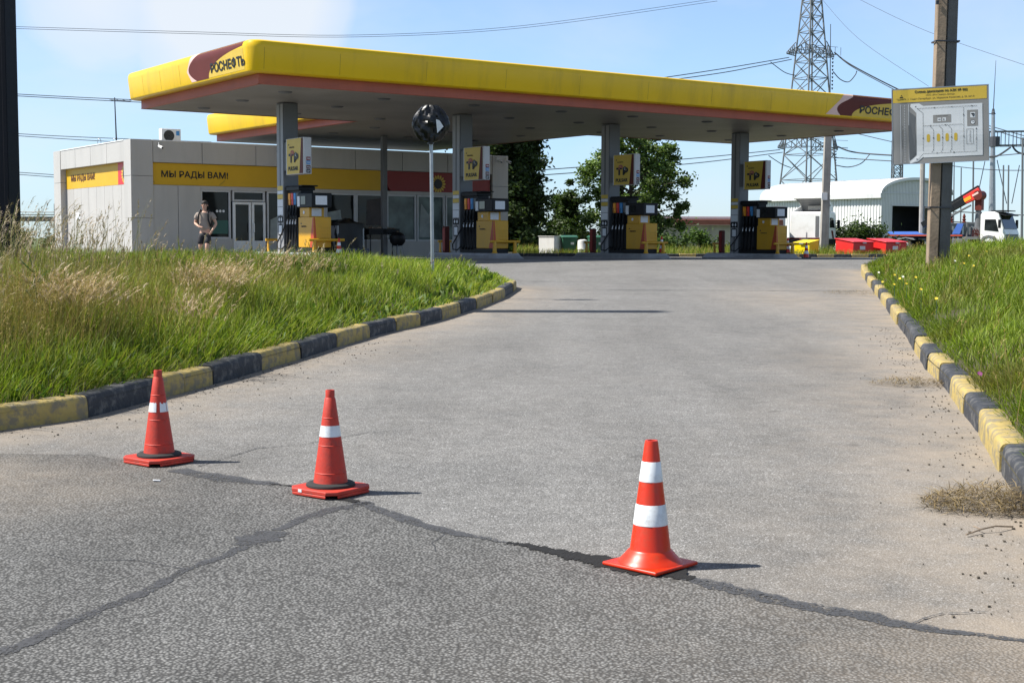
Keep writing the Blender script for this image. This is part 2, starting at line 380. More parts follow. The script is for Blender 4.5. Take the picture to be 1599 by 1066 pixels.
sd = bpy.data.lights.new('sun', 'SUN'); sd.energy = 5.0; sd.angle = R(.9); sd.color = (1, .955, .88)
so = bpy.data.objects.new('sun', sd); COL.objects.link(so); so.rotation_euler = SUN_DIR.to_track_quat('Z', 'Y').to_euler()
SC.view_settings.view_transform = 'Standard'; SC.view_settings.look = 'None'; SC.view_settings.gamma = 1; SC.view_settings.exposure = 0.78

# ground sheet out to the horizon
def grid(name, xs, ys, zfun, mat, kind='structure', attr=None):
    xs, ys = np.array(xs, float), np.array(ys, float); X, Y = np.meshgrid(xs, ys); Z = zfun(X, Y)
    nx, ny = len(xs), len(ys); vs = np.stack([X.ravel(), Y.ravel(), Z.ravel()], 1)
    fs = [(j*nx+i, j*nx+i+1, (j+1)*nx+i+1, (j+1)*nx+i) for j in range(ny-1) for i in range(nx-1)]
    me = bpy.data.meshes.new(name); me.from_pydata(vs.tolist(), [], fs); me.materials.append(MT[mat])
    if attr is not None:
        a = me.attributes.new('dust', 'FLOAT', 'POINT'); a.data.foreach_set('value', attr(X.ravel(), Y.ravel()).astype(np.float32))
    me.polygons.foreach_set('use_smooth', [True]*len(me.polygons))
    o = bpy.data.objects.new(name, me); COL.objects.link(o); o['kind'] = kind; return o
grid('ground', [-4000, -600, -150, -60, -30, 0, 30, 60, 150, 600, 4000], [-60, -10, 0, 10, 20, 30, 38, 41, 44, 47, 50, 60, 67, 68, 90, 150, 400, 1200, 5000], lambda X, Y: zr(Y)-.07, 'grassland')

KL = [(-14., 4.0), (-9., 5.7), (-6.2, 7.0), (-4.35, 8.35), (-3.65, 9.08), (-3.08, 9.88), (-2.83, 10.92), (-2.72, 11.31), (-2.59, 11.82), (-2.37, 12.90), (-2.15, 13.93), (-1.94, 15.16), (-1.71, 16.31), (-1.46, 17.30), (-1.21, 18.09), (-.97, 19.08), (-.75, 20.18), (-.54, 21.27), (-.31, 22.80), (-.13, 24.19), (.04, 25.97), (.09, 27.07)]
KLb = [(-.12, 28.05), (-.75, 28.9), (-1.7, 29.5), (-2.7, 29.9), (-4.2, 30.3), (-6, 30.6), (-9, 30.9), (-13, 31.1), (-20, 31.3), (-40, 31.5)]
KR = [(1.2, 2.2), (1.62, 3.4), (1.97, 4.5), (2.30, 5.65), (2.59, 6.81), (2.84, 7.89), (3.21, 9.34), (3.39, 10.21), (3.65, 11.31), (3.83, 12.22), (3.98, 13.08), (4.21, 14.06), (4.42, 14.98), (4.89, 16.98), (5.20, 18.45), (5.60, 20.20), (5.95, 21.71), (6.30, 23.29), (6.57, 24.54), (6.82, 25.72), (7.21, 27.49), (7.60, 29.24), (7.98, 30.93), (8.40, 32.83), (9.22, 36.16)]
KRb = [(9.9, 37.6), (10.9, 38.6), (12.2, 39.2), (14, 39.6), (18, 40.0), (25, 40.4), (50, 41)]
LPOLY = np.array(KL + KLb + [(-40, 4.0)]); RPOLY = np.array(KR + KRb + [(50, 2.2)])
LEDGE = np.array(KL + KLb); REDGE = np.array(KR + KRb)
def edist(x, y, E):
    d = np.full(x.shape, 1e9)
    for (ax, ay), (bx, by) in zip(E[:-1], E[1:]):
        dx, dy = bx-ax, by-ay; t = np.clip(((x-ax)*dx + (y-ay)*dy)/(dx*dx+dy*dy), 0, 1)
        d = np.minimum(d, np.hypot(x-ax-t*dx, y-ay-t*dy))
    return d
def inpoly(x, y, Pn):
    r = np.zeros(x.shape, bool); n = len(Pn); j = n-1
    for i in range(n):
        xi, yi = Pn[i]; xj, yj = Pn[j]
        if yi != yj: r ^= ((yi > y) != (yj > y)) & (x < (xj-xi)*(y-yi)/(yj-yi)+xi)
        j = i
    return r
def bank_z(x, y, E, rise): 
    d = edist(x, y, E)
    return zr(y) + .12 + rise*(1-np.exp(-np.maximum(d-.15, 0)/1.5)) + .03*np.sin(x*2.1+y*1.3)*np.minimum(d, 1)
RISE_L, RISE_R = .42, .50
def dust(X, Y):
    dl, dr_ = edist(X, Y, np.array(KL)), edist(X, Y, np.array(KR))
    d = np.maximum(.95*np.exp(-(dl/.75)**1.2), 1.0*np.exp(-(dr_/.85)**1.2))
    d = np.maximum(d, .75*np.exp(-(((X+3.2)/1.2)**2 + ((Y-7.4)/.8)**2)))
    d = np.maximum(d, .75*np.exp(-(((X-3.0)/.9)**2 + ((Y-5.6)/1.6)**2)))
    d = np.maximum(d, .6*np.exp(-(((X-5.2)/1.6)**2 + ((Y-23)/5.)**2)))
    d = np.maximum(d, .06*((X > -2) & (Y > 8)))
    return np.clip(d, 0, 1)
ax_x = sorted(set(list(np.arange(-5, 9, .25)) + list(np.arange(-45, 61, 5.))))
ax_y = sorted(set(list(np.arange(0, 42, .4)) + list(np.arange(-6, 68, 2.)) + [66.6]))
ax_y = [y for y in ax_y if y <= 66.6]
grid('road', ax_x, ax_y, lambda X, Y: zr(Y), 'road', attr=dust)
# coarser older surface on the camera side of the long seam
SEAM = [(-2.6, 8.35), (-1.89, 7.85), (-1.62, 7.60), (-1.30, 7.44), (-1.11, 7.34), (-.79, 6.94), (-.56, 6.65), (-.30, 6.33), (-.11, 6.20), (.09, 6.05), (.23, 5.93), (.39, 5.79), (.58, 5.66), (.81, 5.45), (.94, 5.30), (1.13, 5.13), (1.30, 5.02), (1.45, 4.89), (1.61, 4.80), (1.81, 4.72)]
edge = [(-5.5, 7.2), (-4.2, 8.0), (-3.4, 8.4)] + SEAM + [(2.3, 4.55), (3.0, 4.4)]
mb = MB(); e2 = []
for (ax, ay), (bx, by) in zip(edge[:-1], edge[1:]):
    for k in range(6):
        t = k/6; e2.append((ax+(bx-ax)*t + random.uniform(-.012, .012), ay+(by-ay)*t + random.uniform(-.012, .012)))
rows = 14
for (x, y) in e2:
    for j in range(rows+1):
        yy = y + (-1.0-y)*(j/rows); mb.v.append((x, yy, zf(yy)+.004))
for i in range(len(e2)-1):
    for j in range(rows):
        a = i*(rows+1)+j; mb.f.append((a, a+1, a+rows+2, a+rows+1)); mb.m.append(0)
o = mb.build('road_patch', 'road_old', kind='structure')
a = o.data.attributes.new('dust', 'FLOAT', 'POINT'); vv = np.array([v.co[:] for v in o.data.vertices]); a.data.foreach_set('value', (dust(vv[:, 0], vv[:, 1])*.8).astype(np.float32))

def jag_strip(name, pts, widths, mat, lift, jag=.02, sub=22, kind='structure'):
    P2 = []
    for i in range(len(pts)-1):
        for k in range(sub):
            t = k/sub; P2.append((pts[i][0]+(pts[i+1][0]-pts[i][0])*t, pts[i][1]+(pts[i+1][1]-pts[i][1])*t, widths[i]+(widths[i+1]-widths[i])*t))
    P2.append((*pts[-1], widths[-1])); mb = MB(); ph_ = random.uniform(0, 6); P2 = [(x+.003*math.sin(k*.31+ph_), y+.006*math.sin(k*.13+ph_*2), w) for k, (x, y, w) in enumerate(P2)]
    for i, (x, y, w) in enumerate(P2):
        a, b = P2[max(0, i-1)], P2[min(len(P2)-1, i+1)]; d = Vector((b[0]-a[0], b[1]-a[1])).normalized(); n = Vector((-d.y, d.x))
        for s in (-1, 1):
            o_ = s*w*.74*(1+.28*math.sin(i*.37+s*2)*math.sin(i*.11+s)) + random.uniform(-jag, jag)*.5; mb.v.append((x+n.x*o_, y+n.y*o_, zf(y+n.y*o_)+lift))
    for i in range(len(P2)-1): mb.f.append((2*i, 2*i+1, 2*i+3, 2*i+2)); mb.m.append(0)
    return mb.build(name, mat, kind=kind)
jag_strip('tar_seam', [(-2.1, 3.9), (-1.74, 4.55), (-1.66, 4.71), (-1.61, 4.90), (-1.54, 5.08), (-1.44, 5.30), (-1.37, 5.64), (-1.25, 5.86), (-1.20, 6.05)], [.05, .055, .04, .045, .035, .045, .025, .035, .04], 'tar', .0062, .012)
jag_strip('tar_seam', [(-1.21, 6.06), (-1.17, 6.15), (-1.11, 6.34)], [.05, .14, .10], 'tar', .0062, .03)
jag_strip('tar_seam', [(-1.11, 6.36), (-1.00, 6.64), (-.90, 6.82), (-.72, 6.98)], [.03, .05, .06, .03], 'tar', .0062, .015)
jag_strip('tar_seam', [(-1.95, 7.86), (-1.62, 7.60), (-1.30, 7.44)], [.08, .11, .05], 'tar', .0062, .012)
jag_strip('tar_seam', [(-.79, 6.98), (-.56, 6.65), (-.30, 6.33), (-.11, 6.20), (.0, 6.12)], [.05, .06, .055, .035, .015], 'tar', .0062, .010)
jag_strip('tar_seam', [(.72, 5.54), (.81, 5.45), (.94, 5.30), (1.13, 5.13), (1.30, 5.02), (1.45, 4.89), (1.61, 4.80), (1.81, 4.72), (2.05, 4.62)], [.045, .075, .075, .07, .075, .06, .035, .025, .02], 'tar', .0062, .012)
jag_strip('crack', [(-.02, 6.13), (.09, 6.05), (.23, 5.93), (.36, 5.82), (.47, 5.74), (.60, 5.66), (.75, 5.52)], [.02, .04, .07, .10, .14, .15, .03], 'hole', .0075, .03)
jag_strip('crack', [(-1.32, 7.45), (-1.11, 7.34), (-.95, 7.15), (-.80, 6.98)], [.01, .03, .05, .04], 'hole', .0075, .012)
jag_strip('crack', [(-1.85, 7.98), (-1.62, 8.6), (-1.35, 8.75), (-1.0, 9.2), (-.55, 9.45)], [.005, .008, .005, .007, .003], 'tar', .0055, .006)
jag_strip('crack', [(.4, 29.6), (1.5, 29.66)], [.05, .03], 'tar', .006, .02)  # short thin dark line on the far road, in the tar colour
jag_strip('crack', [(1.2, 26.6), (2.6, 26.45), (4.2, 26.5), (6.6, 26.3)], [.03, .05, .03, .05], 'tar', .006, .02)  # longer dark line across the road, drawn in the same tar colour

for pts, w_ in (([(1.45, 4.90), (1.62, 5.05), (1.85, 5.08)], [.006, .005, .002]), ([(-1.37, 5.64), (-1.62, 5.8), (-1.9, 5.78), (-2.1, 5.95)], [.007, .005, .004, .002]), ([(-.30, 6.33), (-.36, 6.12), (-.33, 5.95)], [.006, .005, .002])):
    jag_strip('crack', pts, w_, 'tar', .0058, .006)
# bank soil
def bank(name, front, back, E, rise):
    mb = MB(); nt_ = 26
    def res(pts, n):
        p = np.array(pts); s = np.r_[0, np.cumsum(np.hypot(*np.diff(p, axis=0).T))]; q = np.linspace(0, s[-1], n)
        return np.stack([np.interp(q, s, p[:, 0]), np.interp(q, s, p[:, 1])], 1)
    Fp, Bp = res(front, 90), res(back, 90)
    T = np.linspace(0, 1, nt_)**1.5
    P2 = Fp[:, None, :]*(1-T[None, :, None]) + Bp[:, None, :]*T[None, :, None]
    Z = bank_z(P2[..., 0], P2[..., 1], E, rise); n = P2.shape[0]
    mb.v = [(P2[i, j, 0], P2[i, j, 1], Z[i, j]) for i in range(n) for j in range(nt_)]
    mb.f = [(i*nt_+j, (i+1)*nt_+j, (i+1)*nt_+j+1, i*nt_+j+1) for i in range(n-1) for j in range(nt_-1)]; mb.m = [0]*len(mb.f)
    o = mb.build(name, 'soil', kind='structure'); return o
bank('ground_verge', KL, list(reversed(KLb)), LEDGE, RISE_L)
bank('ground_verge', KR, [(50, 2.2), (50, 20), (50, 41)] + list(reversed(KRb)), REDGE, RISE_R)

# ------------------------------------------------------------------ grass
def blades_mesh(name, parts, mat, label=None):
    """parts: list of dicts(pos N3, h, w, lean N2 (horizontal bend), col N3)"""
    pos = np.concatenate([p['pos'] for p in parts]); h = np.concatenate([p['h'] for p in parts]); w = np.concatenate([p['w'] for p in parts])
    lean = np.concatenate([p['lean'] for p in parts]); col = np.concatenate([p['col'] for p in parts])
    n = len(pos); az = rng.uniform(0, 2*PI, n); side = np.stack([np.cos(az), np.sin(az), np.zeros(n)], 1)
    V = np.zeros((n, 7, 3))
    for k, (t, ww) in enumerate(((0, .8), (.4, 1.), (.75, .65))):
        c = pos + np.stack([lean[:, 0]*t**2, lean[:, 1]*t**2, h*t], 1)
        V[:, 2*k] = c - side*(w*ww/2)[:, None]; V[:, 2*k+1] = c + side*(w*ww/2)[:, None]
    V[:, 6] = pos + np.stack([lean[:, 0], lean[:, 1], h*(1-.25*np.minimum(1, np.hypot(lean[:, 0], lean[:, 1])/np.maximum(h, .01)))], 1)
    base = (np.arange(n)*7)[:, None]
    li = (base + np.array([0, 1, 3, 2, 2, 3, 5, 4, 4, 5, 6])).ravel()
    ls = (np.arange(n)[:, None]*11 + np.array([0, 4, 8])).ravel(); lt = np.tile([4, 4, 3], n)
    me = bpy.data.meshes.new(name); me.vertices.add(n*7); me.vertices.foreach_set('co', V.ravel().astype(np.float32))
    me.loops.add(len(li)); me.loops.foreach_set('vertex_index', li.astype(np.int32))
    me.polygons.add(len(ls)); me.polygons.foreach_set('loop_start', ls.astype(np.int32)); me.polygons.foreach_set('loop_total', lt.astype(np.int32))
    me.update(); me.validate()
    a = me.attributes.new('tint', 'FLOAT_COLOR', 'POINT')
    cc = np.ones((n, 7, 4), np.float32); cc[:, :, :3] = col[:, None, :]; a.data.foreach_set('color', cc.ravel())
    me.polygons.foreach_set('use_smooth', [True]*len(me.polygons)); me.materials.append(MT[mat])
    o = bpy.data.objects.new(name, me); COL.objects.link(o); return o
def noise2(x, y, s, seed):
    r = np.random.default_rng(seed); v = np.zeros_like(x)
    for k in range(6):
        a = r.uniform(0, 2*PI); f = s*r.uniform(.6, 1.8); v += np.sin((x*math.cos(a)+y*math.sin(a))*f + r.uniform(0, 6.3) + 1.3*np.sin(y*f*.7+k))
    return v/6
def scatter(poly, E, rise, x0, x1, y0, y1, dens):
    """random points in the verge, denser near the camera"""
    n = int((x1-x0)*(y1-y0)*dens); x = rng.uniform(x0, x1, n); y = rng.uniform(y0, y1, n)
    d = edist(x, y, E); ok = inpoly(x, y, poly) & (d > .12)
    x, y, d = x[ok], y[ok], d[ok]; return x, y, d, bank_z(x, y, E, rise)
def clumped(x, y, keep_scale, seed, lo=.35):
    p = lo + (1-lo)*np.clip(.5+noise2(x, y, keep_scale, seed)*1.6, 0, 1); return rng.uniform(0, 1, len(x)) < p
GREENS = np.array([(.125, .180, .016), (.165, .225, .022), (.088, .135, .015), (.20, .25, .038), (.235, .24, .06)])
STRAW = np.array([(.33, .245, .085), (.38, .29, .12), (.26, .21, .07), (.34, .235, .11), (.24, .22, .06)])
def pick(tab, n, var=.25): return tab[rng.integers(0, len(tab), n)]*rng.uniform(1-var, 1+var, (n, 1))
def mk(x, y, z, h, w, bend, col, wind=(.07, -.03)):
    n = len(x); a = rng.uniform(0, 2*PI, n); b = bend*rng.uniform(.2, 1.2, n)*h
    return dict(pos=np.stack([x, y, z-.02], 1), h=h, w=w, lean=np.stack([np.cos(a)*b+wind[0]*h, np.sin(a)*b+wind[1]*h], 1), col=col)
def heads(p, frac, nsp, length, width, col):
    """spikelets along the top of stalks p"""
    out = []; n = len(p['pos']); sel = np.where(rng.uniform(0, 1, n) < frac)[0]
    for k in range(nsp):
        t = rng.uniform(.76, 1.0, len(sel)); q = p['pos'][sel] + np.stack([p['lean'][sel, 0]*t**2, p['lean'][sel, 1]*t**2, p['h'][sel]*t*(1-.12*t)], 1)
        m = len(sel); a = rng.uniform(0, 2*PI, m); l = length*rng.uniform(.6, 1.3, m)
        out.append(dict(pos=q, h=l*rng.uniform(.2, .8, m), w=np.full(m, width), lean=np.stack([np.cos(a)*l*.45+p['lean'][sel, 0]*.18, np.sin(a)*l*.45+p['lean'][sel, 1]*.18], 1), col=col[rng.integers(0, len(col), m)]*rng.uniform(.8, 1.2, (m, 1))))
    return out
# --- left verge
parts, tall = [], []
for (ya, yb, dens, wmul) in ((6.5, 12, 2300, 1.), (12, 17, 1300, 1.3), (17, 23, 800, 1.7), (23, 31, 600, 2.0)):
    x, y, d, z = scatter(LPOLY, LEDGE, RISE_L, max(-.42*yb-1, -13), .3, ya, yb, dens)
    k = clumped(x, y, 2.2, 3, .5); x, y, d, z = x[k], y[k], d[k], z[k]; n = len(x)
    tip = np.clip((y-17)/7, 0, 1)
    h = (.14 + .22*np.clip(d/1.0, 0, 1))*rng.uniform(.6, 1.35, n)*(1+.45*noise2(x, y, 1.6, 9)+.55*np.clip(noise2(x, y, 4.2, 14), -.5, 1))
    h *= (1-.30*np.clip((y-22)/5, 0, 1))*(1-.22*np.clip((y-13)/4, 0, 1))
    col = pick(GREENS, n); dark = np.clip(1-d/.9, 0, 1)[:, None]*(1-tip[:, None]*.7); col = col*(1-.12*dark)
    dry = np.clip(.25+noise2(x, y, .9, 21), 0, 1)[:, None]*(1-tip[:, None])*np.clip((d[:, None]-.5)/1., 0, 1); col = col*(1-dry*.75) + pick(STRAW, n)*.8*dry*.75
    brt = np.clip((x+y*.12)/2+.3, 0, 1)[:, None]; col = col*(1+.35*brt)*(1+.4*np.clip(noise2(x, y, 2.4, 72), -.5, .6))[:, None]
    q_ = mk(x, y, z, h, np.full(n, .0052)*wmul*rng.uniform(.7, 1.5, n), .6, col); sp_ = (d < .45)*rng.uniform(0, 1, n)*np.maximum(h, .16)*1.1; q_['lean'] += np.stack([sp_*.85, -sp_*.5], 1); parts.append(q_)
# broad leaves low down beside the kerb
x, y, d, z = scatter(LPOLY, LEDGE, RISE_L, -6, 0, 7, 20, 60); k = d < 1.2; x, y, z = x[k], y[k], z[k]; n = len(x)
parts.append(mk(x, y, z, rng.uniform(.08, .22, n), rng.uniform(.02, .045, n), .9, pick(np.array([(.05, .11, .015), (.08, .15, .02)]), n)))
# broadleaf weeds mixed through both verges
for poly_, E_, rise_, bx in ((LPOLY, LEDGE, RISE_L, (-8, .2, 8, 27)), ):
    x, y, d, z = scatter(poly_, E_, rise_, *bx, 26); k = clumped(x, y, 3., 91, .0); x, y, z = x[k], y[k], z[k]; n = len(x)
    for q in range(5): parts.append(mk(x+rng.normal(0, .03, n), y+rng.normal(0, .03, n), z+rng.uniform(0, .12, n), rng.uniform(.05, .16, n), rng.uniform(.025, .05, n), 1.0, pick(np.array([(.09, .15, .02), (.12, .18, .03), (.08, .13, .025)]), n)))
# golden fine stalks
for (ya, yb, dens, wmul) in ((7.5, 12, 1150, 1.), (12, 17, 400, 1.3), (17, 24, 45, 1.7)):
    x, y, d, z = scatter(LPOLY, LEDGE, RISE_L, max(-.42*yb-1, -11), -.6, ya, yb, dens)
    g = np.clip(.35+noise2(x, y, .8, 33)*1.5, .03, 1)*np.clip((d-.45)/.7, 0, 1)*np.clip((-x-.12*y+1.0)/1.0, 0.05, 1)*np.clip((25-y)/8, .1, 1)
    k = rng.uniform(0, 1, len(x)) < g; x, y, d, z = x[k], y[k], d[k], z[k]; n = len(x)
    h = rng.uniform(.36, .78, n)*np.clip(.6+d*.25, .6, 1.05)*(1-.15*np.clip((y-13)/4, 0, 1))
    p = mk(x, y, z, h, np.full(n, .0026)*wmul, .22, pick(STRAW, n)*np.array([.9, .9, .75])); tall.append(p)
    tall += heads(p, .38, 5, .05, .0034*wmul, STRAW*1.15)
# pale feathery clumps
for cx, cy, r_, m in ((-3.9, 11.9, .36, 170), (-3.35, 14.9, .36, 180), (-2.95, 12.4, .2, 40), (-3.0, 18.2, .5, 70), (-4.5, 11.0, .25, 40)):
    a = rng.uniform(0, 2*PI, m); q = r_*np.sqrt(rng.uniform(0, 1, m)); x, y = cx+q*np.cos(a), cy+q*np.sin(a)*1.3
    z = bank_z(x, y, LEDGE, RISE_L); p = mk(x, y, z, rng.uniform(.50, .72, m), np.full(m, .003), .5, pick(STRAW, m)*1.1, wind=(.20, -.08)); tall.append(p)
    tall += heads(p, 1., 14, .075, .0065, np.array([(.52, .39, .26), (.58, .46, .32), (.44, .34, .20)]))
# tall seed grasses at far left and along the crest
for x0, x1, y0, y1, m, h0, h1 in ((-6.2, -3.9, 10.5, 14.5, 470, .75, 1.2), (-9.5, -5.0, 14, 20, 560, .7, 1.3), (-8.5, -3.0, 18, 26, 230, .35, .6), (-4, -.6, 20, 26.5, 50, .28, .45)):
    x, y = rng.uniform(x0, x1, m), rng.uniform(y0, y1, m); k = inpoly(x, y, LPOLY) & clumped(x, y, 2.5, 17, .1); x, y = x[k], y[k]; m = len(x)
    z = bank_z(x, y, LEDGE, RISE_L); wm = 1+(y.mean()-11)/10
    p = mk(x, y, z, rng.uniform(h0, h1, m), np.full(m, .0034*wm), .28, pick(np.array([(.25, .24, .09), (.30, .24, .13), (.18, .21, .06)]), m), wind=(.14, 0)); tall.append(p)
    tall += heads(p, .9, 13, .075, .0055*wm, np.array([(.33, .27, .18), (.42, .34, .24), (.26, .20, .15)]))
    tall.append(mk(x+.03, y, z, rng.uniform(.3, .6, m), np.full(m, .007*wm), .5, pick(GREENS, m)))
o = blades_mesh('grass', parts, 'grass'); tag(o, 'green verge grass growing behind the left striped kerb', 'grass', kind='stuff')
o = blades_mesh('tall_grass', tall, 'straw'); tag(o, 'golden seeding grasses standing over the left green verge', 'tall grass', kind='stuff')
# --- right verge
parts = []
for (ya, yb, xa, dens, wmul) in ((5, 11, 2, 2300, 1.), (11, 18, 3, 1300, 1.3), (18, 26, 4.5, 800, 1.8), (26, 41, 6.5, 300, 2.4)):
    x, y, d, z = scatter(RPOLY, REDGE, RISE_R, xa, min(.42*yb+1.0, 17), ya, yb, dens)
    bare = np.exp(-(((x-5.6)/.7)**2 + ((y-16.7)/.9)**2)); bare = np.maximum(bare, np.exp(-((d-.12)/.06)**2)*.3)
    k = clumped(x, y, 2.0, 5, .45) & (rng.uniform(0, 1, len(x)) > bare*1.1); x, y, d, z = x[k], y[k], d[k], z[k]; n = len(x)
    h = (.10 + .17*np.clip(d/1.6, 0, 1))*rng.uniform(.6, 1.4, n)*(1+.4*noise2(x, y, 1.5, 8)+.55*np.clip(noise2(x, y, 4.0, 15), -.5, 1))
    h *= np.where((y > 17) & (y < 26), 1.15, 1.)
    col = pick(GREENS[:4], n)*(1.15+.5*np.clip(noise2(x, y, 2.6, 71), -.4, .6))[:, None]; dry = np.clip(noise2(x, y, 1.1, 44)-.15, 0, 1)[:, None]; col = col*(1-dry) + pick(STRAW, n)*.6*dry
    parts.append(mk(x, y, z, h, np.full(n, .0062)*wmul*rng.uniform(.6, 1.6, n), .65, col)); sp_ = (d < .45)*rng.uniform(0, 1, n)*np.maximum(h, .14); parts[-1]['lean'] += np.stack([-sp_*.9, -sp_*.2], 1)
    m = int(n*.012); s = rng.integers(0, n, m); p = mk(x[s], y[s], z[s], rng.uniform(.3, .55, m), np.full(m, .003*wmul), .3, pick(STRAW, m)*.9); parts.append(p); parts += heads(p, .8, 6, .05, .005*wmul, STRAW*1.1)
o = blades_mesh('grass', parts, 'grass'); tag(o, 'lush green grass growing behind the right striped kerb', 'grass', kind='stuff')
# --- grass strip beyond the forecourt
parts = []
x, y = rng.uniform(-14, 34, 26000), rng.uniform(66.9, 76, 26000); n = len(x)
k = ~((x > -13) & (x < .2) & (y < 80)); x, y = x[k], y[k]; n = len(x)
parts.append(mk(x, y, np.full(n, .80), rng.uniform(.12, .38, n)*(1+.8*np.clip((y-70)/5, 0, 1)), np.full(n, .018), .5, pick(np.r_[GREENS, STRAW[:1]], n)))
o = blades_mesh('grass', parts, 'grass'); tag(o, 'grass strip beyond the far kerb of the forecourt', 'grass', kind='stuff')
grid('ground_strip', [-20, 0, 20, 40], [66.85, 70, 78], lambda X, Y: 0*X+.79, 'soil')

# ------------------------------------------------------------------ kerb stones
ORD = ['first', 'second', 'third', 'fourth', 'fifth', 'sixth', 'seventh', 'eighth', 'ninth', 'tenth', 'eleventh', 'twelfth', 'thirteenth', 'fourteenth', 'fifteenth', 'sixteenth']
def kerb_stone(p0, p1, colour, side, top=.17, wd=.17):
    """side=+1: body lies to the left of p0->p1"""
    p0, p1 = Vector(p0), Vector(p1); L_ = (p1-p0).length; a = math.atan2(p1.y-p0.y, p1.x-p0.x); g = .008
    nx = max(3, int(L_/.09)); prof = [(0, -.12), (0, top*.4), (.003, top*.75), (.008, top-.022), (.018, top-.008), (.034, top), (wd-.02, top+.002), (wd, top-.02), (wd, -.12)]
    mb = MB(); ph = random.uniform(0, 9)
    for i in range(nx+1):
        x = g + (L_-2*g)*i/nx; e = .006 if i in (0, nx) else 0
        for (yy, zz) in prof:
            j = .003*math.sin(x*7+ph+zz*30)
            mb.v.append((x, side*(yy + (e if yy < wd/2 else -e) + j*.8), zz - (e if zz > 0 else 0) + (j if zz > 0 else 0)))
    k = len(prof)
    for i in range(nx):
        for j in range(k-1): mb.f.append((i*k+j, i*k+j+1, (i+1)*k+j+1, (i+1)*k+j)); mb.m.append(0)
    mb.f += [tuple(range(k)), tuple(range(nx*k, nx*k+k))]; mb.m += [0, 0]
    o = mb.build('kerb_stone', 'kyel' if colour == 'y' else 'kblk'); o.data.set_sharp_from_angle(angle=R(70))
    zm = zf((p0.y+p1.y)/2); o.location = (p0.x, p0.y, zf(p0.y)+random.uniform(-.008, .008))
    o.rotation_euler = (random.uniform(-.03, .03), -math.atan2(zf(p1.y)-zf(p0.y), L_), a+random.uniform(-.012, .012)); return o
def kerb_row(pts, cols, side, where, group, counts=None, ends='near'):
    n = {'y': 0, 'b': 0}
    for (a, b), c in zip(zip(pts[:-1], pts[1:]), cols):
        if c == '.': continue
        o = kerb_stone(a, b, c, side); k = n[c]; n[c] += 1
        nm = 'yellow' if c == 'y' else 'black'
        tag(o, f"{ORD[k]} {nm} painted kerb stone from the {ends} end of the {where}", 'kerb stone', group)
LB = [(-3.65, 9.08), (-3.08, 9.88), (-2.83, 10.92), (-2.72, 11.31), (-2.59, 11.82), (-2.37, 12.90), (-2.15, 13.93), (-1.94, 15.16), (-1.71, 16.31), (-1.46, 17.30), (-1.21, 18.09), (-.97, 19.08), (-.75, 20.18), (-.54, 21.27), (-.31, 22.80), (-.13, 24.19), (.04, 25.97), (.09, 27.07)]
kerb_row(LB, 'ybyybybybybybyyby', 1, 'left kerb', 'striped kerb stones along the left verge')
RB = [(1.97, 4.5), (2.30, 5.65), (2.59, 6.81), (2.84, 7.89), (3.21, 9.34), (3.39, 10.21), (3.65, 11.31), (3.83, 12.22), (3.98, 13.08), (4.21, 14.06), (4.42, 14.98), (4.89, 16.98), (5.20, 18.45), (5.60, 20.20), (5.95, 21.71), (6.30, 23.29), (6.57, 24.54), (6.82, 25.72), (7.21, 27.49), (7.60, 29.24), (7.98, 30.93), (8.40, 32.83), (8.78, 34.4), (9.22, 36.16), (9.9, 37.6)]
kerb_row(RB, '..bybybybybbybybybybyyyb'[:len(RB)-1], -1, 'right kerb', 'striped kerb stones along the right verge')
far_n = {}; fk = [(x, 66.6) for x in np.arange(-3.64, 23, .84)]
def far_cols(i): 
    x = fk[i][0]; return 'y' if abs(((x-14.85+.4) % 1.68)-.4) < .42 and x > 5 else 'b'
for i in range(len(fk)-1):
    p0, p1 = Vector(fk[i]), Vector(fk[i+1]); mb = MB(); g = .01
    mb.box(g, .84-g, 0, .18, -.12, .16); c = 'y' if (i % 2 == 0 and i > 8) else 'b'
    o = mb.build('kerb_stone', 'kyel' if c == 'y' else 'kblk', bevel=.02); o.location = (p0.x, 66.6, zf(66.6)+random.uniform(-.01, .01))
    sec, nm = [('left of the third island', 0), ('between third and fourth islands', 1), ('before the coloured bins', 2)][0 if p0.x < 5 else 1 if p0.x < 11 else 2], 'yellow' if c == 'y' else 'black'
    far_n[(sec[1], nm)] = far_n.get((sec[1], nm), -1)+1
    tag(o, f"{ORD[far_n[(sec[1], nm)]]} {nm} far kerb stone from the left, {sec[0]}", 'kerb stone', 'kerb stones along the far forecourt edge')

